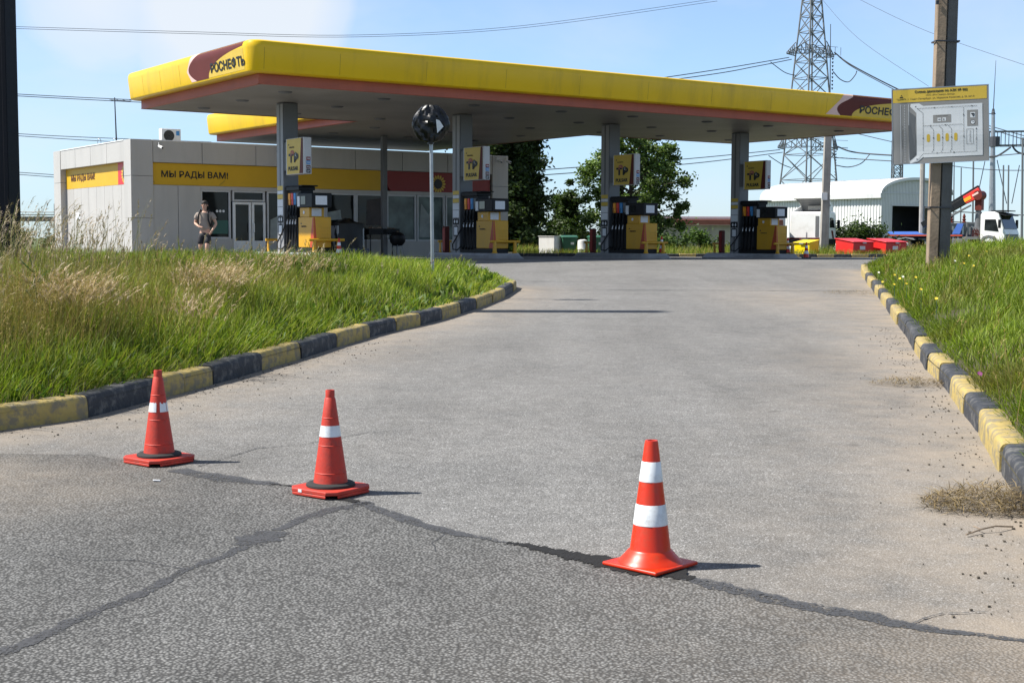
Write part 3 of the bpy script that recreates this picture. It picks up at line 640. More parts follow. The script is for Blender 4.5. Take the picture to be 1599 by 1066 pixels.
# ------------------------------------------------------------------ traffic cones
def old_cone(loc, rz, label, white_chipped, chip):
    t = thing('traffic_cone', label, 'traffic cone', loc, rz, 'traffic cones across the driveway')
    mb = MB(); s, c = .168, .046; z0, z1 = .016, .036
    octo = [(s-c, s), (-s+c, s), (-s, s-c), (-s, -s+c), (-s+c, -s), (s-c, -s), (s, -s+c), (s, s-c)]
    mb.prism(octo, 'z', z0, z1)
    for i in range(0, 8, 2):      # skirts down to the ground on the four long sides, notches left at the corners
        a, b = Vector(octo[i]), Vector(octo[i+1]); m = (a+b)/2*.0
        ai, bi = a*.90, b*.90
        mb.prism([tuple(a), tuple(b), tuple(bi), tuple(ai)], 'z', 0, z0)
    mb.build('base', 'conered', t, bevel=.004)
    MB().lathe([(.128, .036), (.132, .041), (.130, .050), (.120, .056), (.088, .058)], 40).build('weight_ring', 'rubber', t)
    prof = [(.092, .055), (.0905, .062)]; z = .062
    def rr(z): return .0905 - (z-.062)*(.0905-.0285)/(.505-.062)
    for zz in (.110, .256, .403):
        prof += [(rr(zz-.003), zz-.003), (rr(zz)+.0022, zz), (rr(zz+.003), zz+.003)]
    prof += [(rr(.505), .505), (.0245, .510), (.0243, .545), (.0225, .550), (.016, .550), (.016, .50)]
    MB().lathe(prof, 40).build('cone_body', 'conered', t)
    mb = MB(); z0, z1 = .303, .362
    arcs = [(0, 2*PI)] if not white_chipped else [(-.5, .32), (.42, 1.55), (1.75, 2.6), (2.8, 5.4)]
    for a0, a1 in arcs:
        n = int(18*(a1-a0)/2)+4; o_ = len(mb.v)
        for i in range(n+1):
            a = a0+(a1-a0)*i/n; j0 = 0; j1 = random.uniform(-.012, .004) if white_chipped else (-.02 if abs(a-chip) < .12 else 0)
            for zz in (z0+j0, z1+j1): mb.v.append(((rr(zz)+.0015)*math.cos(a), (rr(zz)+.0015)*math.sin(a), zz))
        for i in range(n): mb.f.append((o_+2*i, o_+2*i+2, o_+2*i+3, o_+2*i+1)); mb.m.append(0)
    mb.build('reflective_band', 'conewhite', t)
    return t
old_cone((-2.115, 8.12, zf(8.12)+.005), R(-38), 'faded red cone with chipped white band nearest the left kerb', True, 0)
t = old_cone((-.968, 7.23, zf(7.23)+.006), R(-36), 'faded red cone with one whole white band, between the other two', False, R(-20))
mb = MB(); mb.box(-.075, -.05, -.1695, -.1685, .018, .034); st = mb.build('sticker_remnant', 'paper', t); st['label'] = 'torn white sticker on the cone base'
t = thing('traffic_cone', 'bright orange cone with two broad white bands over the crack', 'traffic cone', (.592, 5.735, zf(5.735)+.006), R(46), 'traffic cones across the driveway')
mb = MB(); mb.box(-.146, .146, -.146, .146, 0, .017); mb.build('base', 'coneor', t, bevel=.007, seg=3)
dent = lambda a, z: -.10*math.exp(-((a-4.6)/.5)**2)*math.exp(-((z-.045)/.018)**2)
def r3(z): return .0865 - (z-.072)*(.0865-.0275)/(.535-.072)
MB().lathe([(.139, .016), (.136, .021), (.124, .032), (.108, .050), (.095, .065), (.0875, .0705), (r3(.072), .073), (r3(.52), .52), (.0275, .530), (.0265, .535), (.018, .535), (.017, .45)], 48, warp=dent).build('cone_body', 'coneor', t)
for z0, z1 in ((.178, .266), (.362, .447)):
    MB().lathe([(r3(z0)+.0008, z0), (r3(z0)+.0016, z0+.001), (r3(z1)+.0016, z1-.001), (r3(z1)+.0008, z1)], 48).build('reflective_band', 'conewhite', t)

# ------------------------------------------------------------------ dried grass heaps, twigs, small debris
def heap(cx, cy, rx, ry, m, hh, label, ln=.17):
    a = rng.uniform(0, 2*PI, m); q = np.sqrt(rng.uniform(0, 1, m)); x, y = cx+q*rx*np.cos(a), cy+q*ry*np.sin(a)
    z = zr(y) + .012 + hh*(1-q**2)*rng.uniform(0, 1, m); b = rng.uniform(0, 2*PI, m); l = ln*rng.uniform(.4, 1.3, m)
    p = dict(pos=np.stack([x, y, z], 1), h=rng.uniform(-.012, .055, m), w=np.full(m, .0042), lean=np.stack([np.cos(b)*l, np.sin(b)*l*.8], 1), col=pick(np.array([(.24, .175, .085), (.17, .12, .06), (.09, .065, .035), (.32, .245, .13), (.07, .05, .028), (.30, .22, .10)]), m))
    p['h'] = np.where(np.abs(p['h']) < .004, .01, p['h'])
    tag(blades_mesh('dry_grass_heap', [p], 'straw'), label, 'dry grass', 'dry grass heaps by the right kerb')
heap(2.47, 6.93, .36, .26, 1700, .11, 'largest brown heap of dry grass on the road at lower right')
heap(3.50, 11.95, .36, .22, 520, .05, 'middle thin heap of dry grass against the right kerb')
heap(6.45, 25.6, .6, .7, 420, .03, 'farthest thin scatter of dry grass by the right kerb', .2)
mb = MB(); mb.tube([(2.12, 6.28, zf(6.3)+.012), (2.22, 6.36, zf(6.36)+.02), (2.29, 6.38, zf(6.38)+.03), (2.40, 6.45, zf(6.4)+.012)], .004, 5); mb.tube([(2.22, 6.36, zf(6.36)+.018), (2.2, 6.42, zf(6.4)+.02)], .003, 5)
tag(mb.build('twig', 'wood'), 'bare brown twig lying below the largest dry grass heap', 'twig')
mb = MB(); mb.box(-.02, .02, -.009, .009, 0, .006); o = mb.build('litter_scrap', 'paper', bevel=.002); o.location = (-1.975, 7.52, zf(7.52)+.006); o.rotation_euler = (0, .1, .3); tag(o, 'small white litter scrap lying below the leftmost cone', 'litter')
# loose grit and crumbs of asphalt along the kerbs
mb = MB()
for i in range(900):
    if i < 480:
        k = random.random(); y = 7.0+random.random()**1.3*9; x = float(np.interp(y, [p[1] for p in KL], [p[0] for p in KL])) + abs(random.gauss(0, .40))+.03
    else:
        y = 5+random.random()**1.2*13; x = float(np.interp(y, [p[1] for p in KR], [p[0] for p in KR])) - abs(random.gauss(0, .22))-.03
    r_ = random.choice([.002, .0025, .003, .004, .006]); v = [Vector((random.uniform(.6, 1.2)*r_*sx, random.uniform(.6, 1.2)*r_*sy, random.uniform(.5, 1)*r_*sz)) for sx in (-1, 1) for sy in (-1, 1) for sz in (-1, 1)]
    zz = zf(y)+.004; mb.add([(p.x+x, p.y+y, p.z+zz) for p in v], [(0, 1, 3, 2), (4, 6, 7, 5), (0, 4, 5, 1), (2, 3, 7, 6), (0, 2, 6, 4), (1, 5, 7, 3)])
tag(mb.build('grit', paint('dark grit', (.13, .11, .085), .95, var=.5, scale=12.)), 'loose dark grit scattered on the road beside the kerbs', 'grit', kind='stuff')

# ------------------------------------------------------------------ wild plants that stand out
def weed(loc, h, label, name, cat, branches=5):
    t = thing(name, label, cat, loc); mb = MB(); pts = [(0, 0, 0), (.01, 0, h*.4), (-.01, 0, h*.7), (-.05, .0, h*.88), (-.13, 0, h)]
    mb.tube(pts, [.006, .005, .004, .003, .002], 5); mb.build('stem', paint(name+' stem', (.055, .075, .03), .8), t)
    P_ = []
    for k in range(branches):
        z0 = h*(.28+.1*k); a = k*2.4; m = 26; s = rng.uniform(0, 1, m); l = .16*(1-.08*k)
        bx, by = np.cos(a)*l*s, np.sin(a)*l*s; b = a+rng.choice([-1, 1], m)*rng.uniform(.5, 1.1, m); q = .055*(1-s*.4)
        P_.append(dict(pos=np.stack([bx, by, z0+.10*s], 1), h=rng.uniform(.01, .03, m), w=np.full(m, .012), lean=np.stack([np.cos(b)*q, np.sin(b)*q], 1), col=pick(np.array([(.05, .085, .03), (.07, .11, .04)]), m)))
    o = blades_mesh('leaves', P_, 'grass'); o.parent = t
weed((-4.05, 11.6, .62), .85, 'tall dark thistle stem arching left among golden grass', 'thistle', 'plant')
def flower(x, y, z, col, label, cat, name, r_=.022, grp=None):
    t = thing(name, label, cat, (x, y, z), 0, grp); mb = MB(); h = .0
    mb.tube([(0, 0, -.28), (.01, 0, -.12), (0, 0, 0)], .003, 4); mb.build('stem', 'grass_stem' if 'grass_stem' in MT else 'bingreen', t)
    mb = MB()
    for k in range(9):
        a = k*2*PI/9; mb.add([(0, 0, 0), (math.cos(a-.28)*r_*.8, math.sin(a-.28)*r_*.8, .006), (math.cos(a)*r_, math.sin(a)*r_, .004), (math.cos(a+.28)*r_*.8, math.sin(a+.28)*r_*.8, .006)], [(0, 1, 2, 3)])
    pe = mb.build('petals', col, t); pe.rotation_euler = (R(48), 0, R(random.uniform(-30, 30))); return t
yel = paint('yellow petals', (.70, .52, .04), .7); wht = paint('cream petals', (.75, .74, .62), .7); pnk = paint('magenta petals', (.38, .07, .30), .7)
flower(3.70, 10.75, zf(10.75)+.24, pnk, 'magenta wildflower leaning over the right kerb', 'flower', 'wildflower', .024)
fl = [(1372, 428), (1397, 432), (1405, 438), (1410, 435), (1378, 443), (1430, 436), (1415, 446), (1396, 447), (1491, 410), (1513, 402), (1505, 414), (1520, 418), (1540, 395), (1438, 455), (1462, 470)]
words = ['first', 'second', 'third', 'fourth', 'fifth', 'sixth', 'seventh', 'eighth', 'ninth', 'tenth', 'eleventh', 'twelfth', 'thirteenth', 'fourteenth', 'fifteenth']
def bz1(x, y): return float(bank_z(np.array([x]), np.array([y]), REDGE, RISE_R)[0])
for k, (px, py) in enumerate(sorted(fl)):
    # walk out along the sight line to where it meets the verge's grass tops
    for d in np.arange(12, 40, .1):
        p = at(px, py, d)
        if inpoly(np.array([p.x]), np.array([p.y]), RPOLY)[0] and p.z < bz1(p.x, p.y)+.30: break
    flower(p.x, p.y, p.z+.03, yel if k % 5 else wht, f"small {'yellow' if k % 5 else 'cream'} flower in the right verge, {words[k]} of the scatter from the left", 'flower', 'wildflower', .022, 'flowers in the right verge')

# ------------------------------------------------------------------ dark pylon at the left edge, with a wire mesh skin
t = thing('sign_pylon', 'tall dark navy pylon rising out of the grass at the left edge', 'pylon', (-8.55, 20.5, .9))
mb = MB(); mb.box(-1.1, 1.08, -.22, .22, -.3, 11.2); mb.build('body', 'pylon', t, bevel=.03)
mb = MB()
for s in (-1.1, 1.08): mb.box(s-.035, s+.035, -.235, .235, -.3, 11.25)
mb.build('edge_trim', 'pylon', t, bevel=.01)

# ------------------------------------------------------------------ round road sign wrapped in a black bag
t = thing('road_sign', 'round road sign wrapped in a black plastic bag on a grey post', 'road sign', (-1.40, 23.5, .75))
mb = MB(); mb.cyl((.03, .06, -.3), (0, .06, 2.95), .030, .030, 10); mb.build('post', 'steel', t)
MB().cyl((.02, .015, 2.68), (.02, .035, 2.68), .27, .27, 28).build('sign_plate', 'white', t)
mb = MB(); n, m = 40, 22
for j in range(m+1):
    v_ = j/m; z = 3.03-.66*v_; q = math.sin(PI*min(1, max(0, v_*.93+.05)))**.55
    for i in range(n):
        a = 2*PI*i/n; fold = 1+.03*math.sin(3*a+5*v_)+.022*math.sin(7*a-9*v_+1)+.02*math.sin(13*a+17*v_)+random.uniform(-.014, .014)
        rx, ry = .315*q*fold, .10*q*(1+.16*math.sin(5*a+8*v_)+.2*math.sin(9*a-13*v_+2)+.14*math.sin(15*a+21*v_)+random.uniform(-.12, .12)); 
        if v_ > .93: rx, ry = .05, .05
        mb.v.append((rx*math.cos(a), ry*math.sin(a)+.01, z))
for j in range(m):
    for i in range(n): mb.f.append((j*n+i, j*n+(i+1) % n, (j+1)*n+(i+1) % n, (j+1)*n+i)); mb.m.append(0)
mb.f += [tuple(range(n)), tuple(range(m*n, m*n+n))]; mb.m += [0, 0]
mb.build('bin_bag', 'bag', t)
mb = MB(); mb.add([(.10, -.135, 2.78), (.16, -.14, 2.76), (.225, -.125, 2.66), (.17, -.135, 2.60), (.12, -.135, 2.55)], [(0, 1, 2, 3, 4)]); mb.add([(.10, -.105, 2.78), (.16, -.11, 2.76), (.225, -.095, 2.66), (.17, -.105, 2.60), (.12, -.105, 2.55)], [(4, 3, 2, 1, 0)])
o = mb.build('torn_patch', 'paper', t); o['label'] = 'torn patch of the bag showing white'

# ------------------------------------------------------------------ post and traffic plan board at the right
PD = 21.0
t = thing('utility_pole', 'weathered double utility pole of concrete and timber carrying the plan board', 'utility pole', (6.52*28/21, 28, 1.5+(.95-1.5)*28/21), 0)
lean = .0
mb = MB(); mb.prism([(-.16, -.09), (-.02, -.11), (-.01, .07), (-.15, .09)], 'z', -.5, 5.9); mb.build('timber_stub', 'wood', t, bevel=.012)
mb = MB(); mb.add([(.0, -.09, -.5), (.175, -.08, -.5), (.17, .10, -.5), (.01, .10, -.5), (.0, -.075, 5.9), (.15, -.065, 5.9), (.145, .09, 5.9), (.01, .09, 5.9)], [(0, 3, 2, 1), (4, 5, 6, 7), (0, 1, 5, 4), (1, 2, 6, 5), (2, 3, 7, 6), (3, 0, 4, 7)]); mb.build('concrete_pole', 'dconcrete', t, bevel=.012)
mb = MB()
for z in (1.05, 3.55, 4.25):
    mb.box(-.172, .182, -.122, -.112, z, z+.022); mb.box(-.172, .182, .10, .11, z, z+.022); mb.box(-.182, -.172, -.122, .11, z, z+.022); mb.box(.178, .186, -.122, .11, z, z+.022)
mb.box(-.2, -.16, -.14, -.10, 4.1, 4.16)
mb.build('strap', 'wire', t, split=True)
for v in t.children: pass
t.rotation_euler = (0, R(.65), 0); t.scale = (28/21,)*3

BW, BH = 1.405, 1.14
t = thing('plan_board', 'rectangular traffic plan board with yellow heading fixed to the utility pole', 'sign board', (5.795*28/21, 27.97, 1.5+(2.655-1.5)*28/21), 0)
t.rotation_euler = (0, R(-2.0), R(-14)); t.scale = (28/21,)*3
mb = MB(); nxs, nzs = 20, 14
def bow(x, z): return .012*math.sin(x*4+z*2)+.010*math.sin(z*6+x*1.2)*math.exp(-((z-.25)/.3)**2) - .02*math.exp(-((x-.05)/.15)**2)
for s in (0, .006):
    for j in range(nzs+1):
        for i in range(nxs+1):
            x, z = BW*i/nxs, BH*j/nzs; mb.v.append((x, bow(x, z)+s, z))
K = (nxs+1)*(nzs+1)
for j in range(nzs):
    for i in range(nxs):
        a = j*(nxs+1)+i; mb.f += [(a, a+1, a+nxs+2, a+nxs+1), (K+a, K+a+nxs+1, K+a+nxs+2, K+a+1)]; mb.m += [0, 0]
for i in range(nxs):
    for a in (i, nzs*(nxs+1)+i): mb.f.append((a, a+1, K+a+1, K+a)); mb.m.append(0)
for j in range(nzs):
    for a in (j*(nxs+1), j*(nxs+1)+nxs): mb.f.append((a, a+nxs+1, K+a+nxs+1, K+a)); mb.m.append(0)
mb.build('panel', 'boardgrey', t)
def onboard(name, fn, mat, lift, parent, split=False):
    """flat print laid on the bowed panel"""
    m2 = MB(); fn(m2); m3 = MB()
    m3.f, m3.m = m2.f, m2.m; m3.v = [(x, bow(x, z)-.0022-lift*.42+y*.3, z) for (x, y, z) in m2.v]
    return m3.build(name, mat, parent, smooth=False, fixn=False, split=split)
def rectg(m2, x0, x1, z0, z1, k=8):
    o_ = len(m2.v)
    for j in range(k+1):
        for i in range(k+1): m2.v.append((x0+(x1-x0)*i/k, 0, z0+(z1-z0)*j/k))
    for j in range(k):
        for i in range(k): a = o_+j*(k+1)+i; m2.f.append((a, a+1, a+k+2, a+k+1)); m2.m.append(0)
head = onboard('heading_band', lambda m: rectg(m, .02, BW-.03, .93, BH-.02, 12), 'yellow2', 0, t)
for s_, x_, z_, w_, h_, b_ in (('Схема движения по АЗК № 002', .34, 1.055, .76, .045, .012), ('ООО «РН-Северо-Запад»', .50, 1.005, .42, .032, 0), ('г. Санкт-Петербург, ул. Маршала Казакова, д. 25, лит.А', .24, .955, .96, .036, 0), ('РОСНЕФТЬ', .075, .975, .135, .016, .01)):
    onboard('heading_line', lambda m: put_text(m, s_, (x_, 0, z_), (1, 0, 0), (0, 0, 1), w_, h_, b_), 'ink', .003, head)
onboard('heading_emblem', lambda m: (m.add([(.125, 0, 1.02), (.145, 0, 1.045), (.165, 0, 1.02), (.145, 0, 1.03)], [(0, 1, 2, 3)]), m.add([(.115, 0, 1.0), (.125, 0, 1.015), (.165, 0, 1.015), (.175, 0, 1.0)], [(0, 1, 2, 3)])), 'ink', .003, head)
def plan(m):
    # paved area: entry, forecourt and exit as one pale sheet
    for a in ([(.28, .90), (.40, .90), (.46, .86), (.46, .80), (.36, .76), (.27, .86)], [(.26, .04), (.36, .12), (.46, .16), (.46, .10), (.38, .03), (.26, .0)]):
        m.add([(x, 0, z+.005) for x, z in a], [tuple(range(len(a)))])
    rectg(m, .36, .46, .10, .80); rectg(m, .46, 1.31, .09, .865, 10)
pl_ = onboard('plan_area', plan, 'boardlight', .003, t)
def roads(m):
    m.add([(.24, 0, .80), (.34, 0, .72), (.35, 0, .16), (.25, 0, .06)], [(0, 1, 2, 3)])
onboard('street_island', roads, 'boarddark', .0035, t)
def kerblines(m):
    for x in (.125, .245): rectg(m, x, x+.006, .02, .90, 3)
    for k in range(22): rectg(m, .185, .190, .03+k*.04, .03+k*.04+.022, 1)
onboard('street_lines', kerblines, 'boardlight', .003, t)
def greys(m):
    rectg(m, .60, .86, .60, .72, 3); rectg(m, 1.09, 1.245, .53, .77, 3)
onboard('plan_block', greys, 'boardgrey', .006, t, True)
def isl(m):
    for x in (.53, .675, .80, .925):
        z0, z1, r_ = .32, .44, .024; pts = [(x+r_*math.cos(a), z1-r_+r_*math.sin(a)) for a in np.linspace(0, PI, 8)] + [(x+r_*math.cos(a), z0+r_+r_*math.sin(a)) for a in np.linspace(PI, 2*PI, 8)]
        m.add([(p[0], 0, p[1]) for p in pts], [tuple(range(16))])
onboard('plan_island', isl, 'yellow2', .006, t, True)
def inks(m):
    w = .0075
    def dash(x0, z0, x1, z1):
        L_ = math.hypot(x1-x0, z1-z0); n = max(2, int(L_/.022)); dx, dz = (x1-x0)/L_, (z1-z0)/L_
        for k in range(n):
            a, b = k*L_/n, (k+.55)*L_/n
            m.add([(x0+dx*a-dz*w/2, 0, z0+dz*a+dx*w/2), (x0+dx*b-dz*w/2, 0, z0+dz*b+dx*w/2), (x0+dx*b+dz*w/2, 0, z0+dz*b-dx*w/2), (x0+dx*a+dz*w/2, 0, z0+dz*a-dx*w/2)], [(0, 1, 2, 3)])
    def arrow(x, z, a, s=.022):
        c, q = math.cos(a), math.sin(a); P_ = lambda u_, v_: (x+u_*c-v_*q, 0, z+u_*q+v_*c)
        m.add([P_(s*.7, 0), P_(-s*.6, s*.6), P_(-s*.1, 0), P_(-s*.6, -s*.6)], [(0, 1, 2, 3)])
    dash(.37, .83, 1.24, .83); dash(.37, .83, .455, .76); dash(.455, .76, .455, .18); dash(.37, .06, .455, .15); dash(.455, .15, 1.22, .15); dash(1.22, .15, 1.22, .50); dash(1.04, .81, 1.04, .16)
    dash(.46, .565, 1.03, .565)
    for x in (.605, .735, .865): dash(x, .20, x, .50); dash(x, .50, x-.05, .56); dash(x, .20, x-.03, .155)
    for x, z, a in ((.62, .83, PI), (.87, .83, PI), (1.16, .83, 0), (.35, .86, PI*.8), (.56, .565, PI), (.78, .565, PI), (.66, .15, 0), (.90, .15, 0), (.36, .07, .6), (1.04, .70, PI/2), (1.22, .49, PI/2), (1.22, .34, PI/2), (.455, .38, PI/2), (.605, .38, PI/2), (.735, .38, PI/2), (.865, .38, PI/2), (1.04, .38, PI/2)): arrow(x, z, a)
    for x0, x1, z0, z1 in ((1.08, 1.18, .26, .49),):
        for a, b, c, d in ((x0, x1, z0, z0+.004), (x0, x1, z1-.004, z1), (x0, x0+.004, z0, z1), (x1-.004, x1, z0, z1)): rectg(m, a, b, c, d, 1)
    put_text(m, 'Резервуары', (1.12, 0, .46), (0, 0, -1), (1, 0, 0), .17, .022)
    put_text(m, 'ул. Маршала Казакова', (.150, 0, .58), (0, 0, -1), (1, 0, 0), .34, .018)
    put_text(m, 'Операторная', (.64, 0, .695), (1, 0, 0), (0, 0, 1), .17, .016)
    for k in range(20):
        a = k*PI/10; b = a+PI/10; c0, r1, r2 = (1.17, .588), .034, .029
        m.add([(c0[0]+r1*math.cos(a), 0, c0[1]+r1*math.sin(a)), (c0[0]+r1*math.cos(b), 0, c0[1]+r1*math.sin(b)), (c0[0]+r2*math.cos(b), 0, c0[1]+r2*math.sin(b)), (c0[0]+r2*math.cos(a), 0, c0[1]+r2*math.sin(a))], [(0, 1, 2, 3)])
    rectg(m, 1.168, 1.173, .588, .608, 1); rectg(m, 1.168, 1.190, .586, .591, 1)
def whites(m):
    rectg(m, 1.135, 1.205, .655, .735, 2); rectg(m, .665, .715, .625, .675, 1); rectg(m, .735, .785, .625, .675, 1)
    m.add([(1.17+.034*math.cos(a), 0, .588+.034*math.sin(a)) for a in np.linspace(0, 2*PI, 18)[:-1]], [tuple(range(17))])
onboard('plan_symbol', whites, 'boardlight', .008, t)
onboard('plan_lines', inks, 'ink', .010, t)
def psy(m):
    put_text(m, 'P', (1.15, 0, .718), (0, 0, -1), (1, 0, 0), .045, .042, .03); rectg(m, .676, .706, .645, .657, 1); rectg(m, .748, .762, .635, .66, 1)
onboard('plan_icon', psy, 'ink', .011, t)
def rim(m):
    for a, b, c, d in ((0, BW, 0, .010), (0, BW, BH-.012, BH), (0, .010, 0, BH), (BW-.010, BW, 0, BH)): rectg(m, a, b, c, d, 6)
onboard('rim', rim, 'steel', .002, t)
mb = MB()
for z in (.25, .85): mb.box(.45, 1.0, .02, .055, z, z+.04)
mb.build('bracket', 'steel', t, split=True)

# ------------------------------------------------------------------ pedestrian
def skin_mesh(name, verts, edges, radii, root, mat, parent, sub=2):
    me = bpy.data.meshes.new(name); me.from_pydata(verts, edges, []); o = bpy.data.objects.new(name, me); COL.objects.link(o)
    sk = o.modifiers.new('skin', 'SKIN'); sk.use_smooth_shade = True; sk.branch_smoothing = .3
    for i, v in enumerate(me.skin_vertices[0].data):
        r = radii[i]; v.radius = r if isinstance(r, tuple) else (r, r); v.use_root = (i == root)
    ss = o.modifiers.new('sub', 'SUBSURF'); ss.levels = ss.render_levels = sub
    dg = bpy.context.evaluated_depsgraph_get(); dg.update(); m2 = bpy.data.meshes.new_from_object(o.evaluated_get(dg))
    bpy.data.objects.remove(o); m2.name = name; m2.materials.clear(); m2.materials.append(MT[mat])
    m2.polygons.foreach_set('use_smooth', [True]*len(m2.polygons))
    o = bpy.data.objects.new(name, m2); COL.objects.link(o); o.parent = parent; return o
pt = thing('person', 'man walking in beige tee and black shorts with backpack straps, before the shop', 'person', (-8.64, 38.5, zf(38.5)), R(-8))
# x: his left is +x in the picture (he faces the camera, -y)
V_ = [(0, 0, .95), (0, .01, 1.12), (0, .02, 1.30), (0, .02, 1.43), (0, .01, 1.50), (.0, -.005, 1.565), (0, -.015, 1.66), (0, -.005, 1.735)]
E_ = [(i, i+1) for i in range(7)]; r_ = [(.155, .115), (.14, .10), (.165, .11), (.15, .09), (.058, .058), (.058, .062), (.075, .095), (.055, .07)]
def chain(pts, rad, frm):
    s = len(V_)
    for i, (p, q) in enumerate(zip(pts, rad)):
        V_.append(p); r_.append(q); E_.append((frm if i == 0 else s+i-1, s+i))
    return len(V_)-1
for s, knee, ank, toe in ((-1, (-.12, -.06, .50), (-.12, .02, .09), (-.14, -.15, .03)), (1, (.11, -.16, .52), (.12, -.22, .10), (.14, -.40, .05))):
    chain([(s*.095, 0, .86), knee, ((knee[0]+ank[0])/2, (knee[1]+ank[1])/2+.03, (knee[2]+ank[2])/2+.05), ank, toe], [.088, .058, .056, .038, .034], 0)
def arm(s, sh, el, wr, hand_dir, palm_n):
    i = chain([sh, el, tuple((Vector(el)+Vector(wr))/2), wr], [.055, .043, .040, .027], 3)
    h = Vector(hand_dir).normalized(); n = Vector(palm_n).normalized(); sd = h.cross(n)
    w_ = Vector(wr); p = chain([tuple(w_+h*.055)], [(.036, .018)], i)
    for k, (off, ln) in enumerate(((-.027, .070), (-.009, .080), (.009, .075), (.027, .060))):
        b = w_+h*.085+sd*off; chain([tuple(b), tuple(b+h*ln*.5+n*.008), tuple(b+h*ln*.75+n*.035)], [.0095, .0085, .007], p)
    b = w_+h*.03-sd*.035; chain([tuple(b), tuple(b+h*.035-sd*.02+n*.01)], [.011, .009], p)
arm(-1, (-.20, .02, 1.41), (-.30, .03, 1.16), (-.12, -.17, 1.07), (1, -.35, -.15), (0, .4, -1))
arm(1, (.20, .02, 1.41), (.31, .06, 1.15), (.25, -.10, .96), (-.25, -.5, -.8), (-.8, .2, .1))
skin_mesh('body', V_, E_, r_, 0, 'skin', pt)
skin_mesh('t_shirt', [(0, 0, .93), (0, .01, 1.10), (0, .02, 1.29), (0, .02, 1.43), (0, .015, 1.49), (-.20, .02, 1.42), (-.275, .025, 1.25), (.20, .02, 1.42), (.285, .035, 1.25)], [(0, 1), (1, 2), (2, 3), (3, 4), (3, 5), (5, 6), (3, 7), (7, 8)], [(.178, .140), (.165, .128), (.19, .135), (.17, .11), (.075, .07), .085, .083, .085, .083], 2, 'shirt', pt)
skin_mesh('shorts', [(0, 0, .97), (0, 0, .88), (-.10, -.01, .80), (-.125, -.06, .55), (.10, -.03, .80), (.115, -.14, .56)], [(0, 1), (1, 2), (2, 3), (1, 4), (4, 5)], [(.172, .135), (.17, .135), .112, .10, .112, .10], 0, 'shorts', pt)
for s, p in ((-1, (-.13, -.05, .05)), (1, (.13, -.30, .07))):
    skin_mesh('shoe', [(p[0], p[1]+.10, p[2]), (p[0], p[1], p[2]-.005), (p[0]+s*.01, p[1]-.12, p[2]-.01)], [(0, 1), (1, 2)], [(.045, .045), (.05, .04), (.045, .032)], 0, 'shorts', pt, 1)
mb = MB(); n = 16
for j in range(8):
    ph = j/7*PI*.58
    for i in range(n):
        a = 2*PI*i/n; back = .75+.25*math.sin(a); mb.v.append((.088*math.sin(ph)*math.cos(a), .012+.108*math.sin(ph)*math.sin(a), 1.685+.115*math.cos(ph*(.55+.45*back))))
for j in range(7):
    for i in range(n): mb.f.append((j*n+i, j*n+(i+1) % n, (j+1)*n+(i+1) % n, (j+1)*n+i)); mb.m.append(0)
mb.build('hair', 'hair', pt)
mb = MB()
for s in (-1, 1): mb.cyl((s*.033, -.095, 1.675), (s*.033, -.112, 1.675), .010, .007, 8)
mb.build('eye', 'ink', pt, split=True)
mb = MB(); mb.add([(0, -.100, 1.675), (-.016, -.10, 1.628), (.016, -.10, 1.628), (0, -.132, 1.634)], [(0, 1, 3), (0, 3, 2), (1, 2, 3)])
for s in (-1, 1): mb.cyl((s*.076, .0, 1.655), (s*.090, .012, 1.66), .026, .022, 10)
mb.build('nose_and_ears', 'skin', pt)
mb = MB(); mb.box(-.024, .024, -.103, -.094, 1.594, 1.602); mb.build('mouth', 'cherry', pt)
mb = MB()
for s in (-1, 1): mb.tube([(s*.12, .10, 1.49), (s*.125, -.03, 1.535), (s*.13, -.115, 1.42), (s*.15, -.125, 1.25), (s*.18, -.05, 1.10), (s*.17, .08, 1.05)], .024, 8)
mb.box(-.15, .15, .13, .27, 1.05, 1.50); mb.build('backpack', 'black', pt, bevel=.02)

# ------------------------------------------------------------------ canopy
CZ = 5.9
cn = thing('canopy', 'long yellow fuel station canopy with salmon trim and a rear wing', 'canopy', A0, YAW)
TL = [(0, 0), (27.85, 0), (27.85, 9.5), (19.35, 9.5), (19.35, 22.55), (8.21, 22.55), (8.21, 9.5), (0, 9.5)]
mb = MB(); mb.f.append(tuple(range(8))); mb.m.append(0); mb.v = [(x, y, CZ+.015) for x, y in TL]; mb.build('soffit', 'soffit', cn)
def sweep(prof, name, mat, outline=TL, arc=7):
    """sweep a profile of (outward offset, z) round the outline with round outer corners"""
    mb = MB(); n = len(outline); ring = []
    for i in range(n):
        p, a, b = Vector(outline[i]), Vector(outline[i-1]), Vector(outline[(i+1) % n])
        d0, d1 = (p-a).normalized(), (b-p).normalized(); n0, n1 = Vector((d0.y, -d0.x)), Vector((d1.y, -d1.x)); cross = d0.x*d1.y-d0.y*d1.x
        if cross > 0:
            for k in range(arc+1):
                t = k/arc; a0, a1 = math.atan2(n0.y, n0.x), math.atan2(n1.y, n1.x)
                while a1 < a0: a1 += 2*PI
                an = a0+(a1-a0)*t; ring.append((p, Vector((math.cos(an), math.sin(an)))))
        else: ring.append((p, n0+n1))
    m = len(prof)
    for p, d in ring:
        for o, z in prof: mb.v.append((p.x+d.x*o, p.y+d.y*o, z))
    k = len(ring)
    for i in range(k):
        for j in range(m-1): a, b = i*m, ((i+1) % k)*m; mb.f.append((a+j, b+j, b+j+1, a+j+1)); mb.m.append(0)
    return mb.build(name, mat, cn)
sweep([(-.12, CZ+.0), (.0, CZ+.0), (.012, CZ+.01), (.0, CZ+.03), (.0, CZ+.27), (-.02, CZ+.31)], 'lower_trim', 'pink')
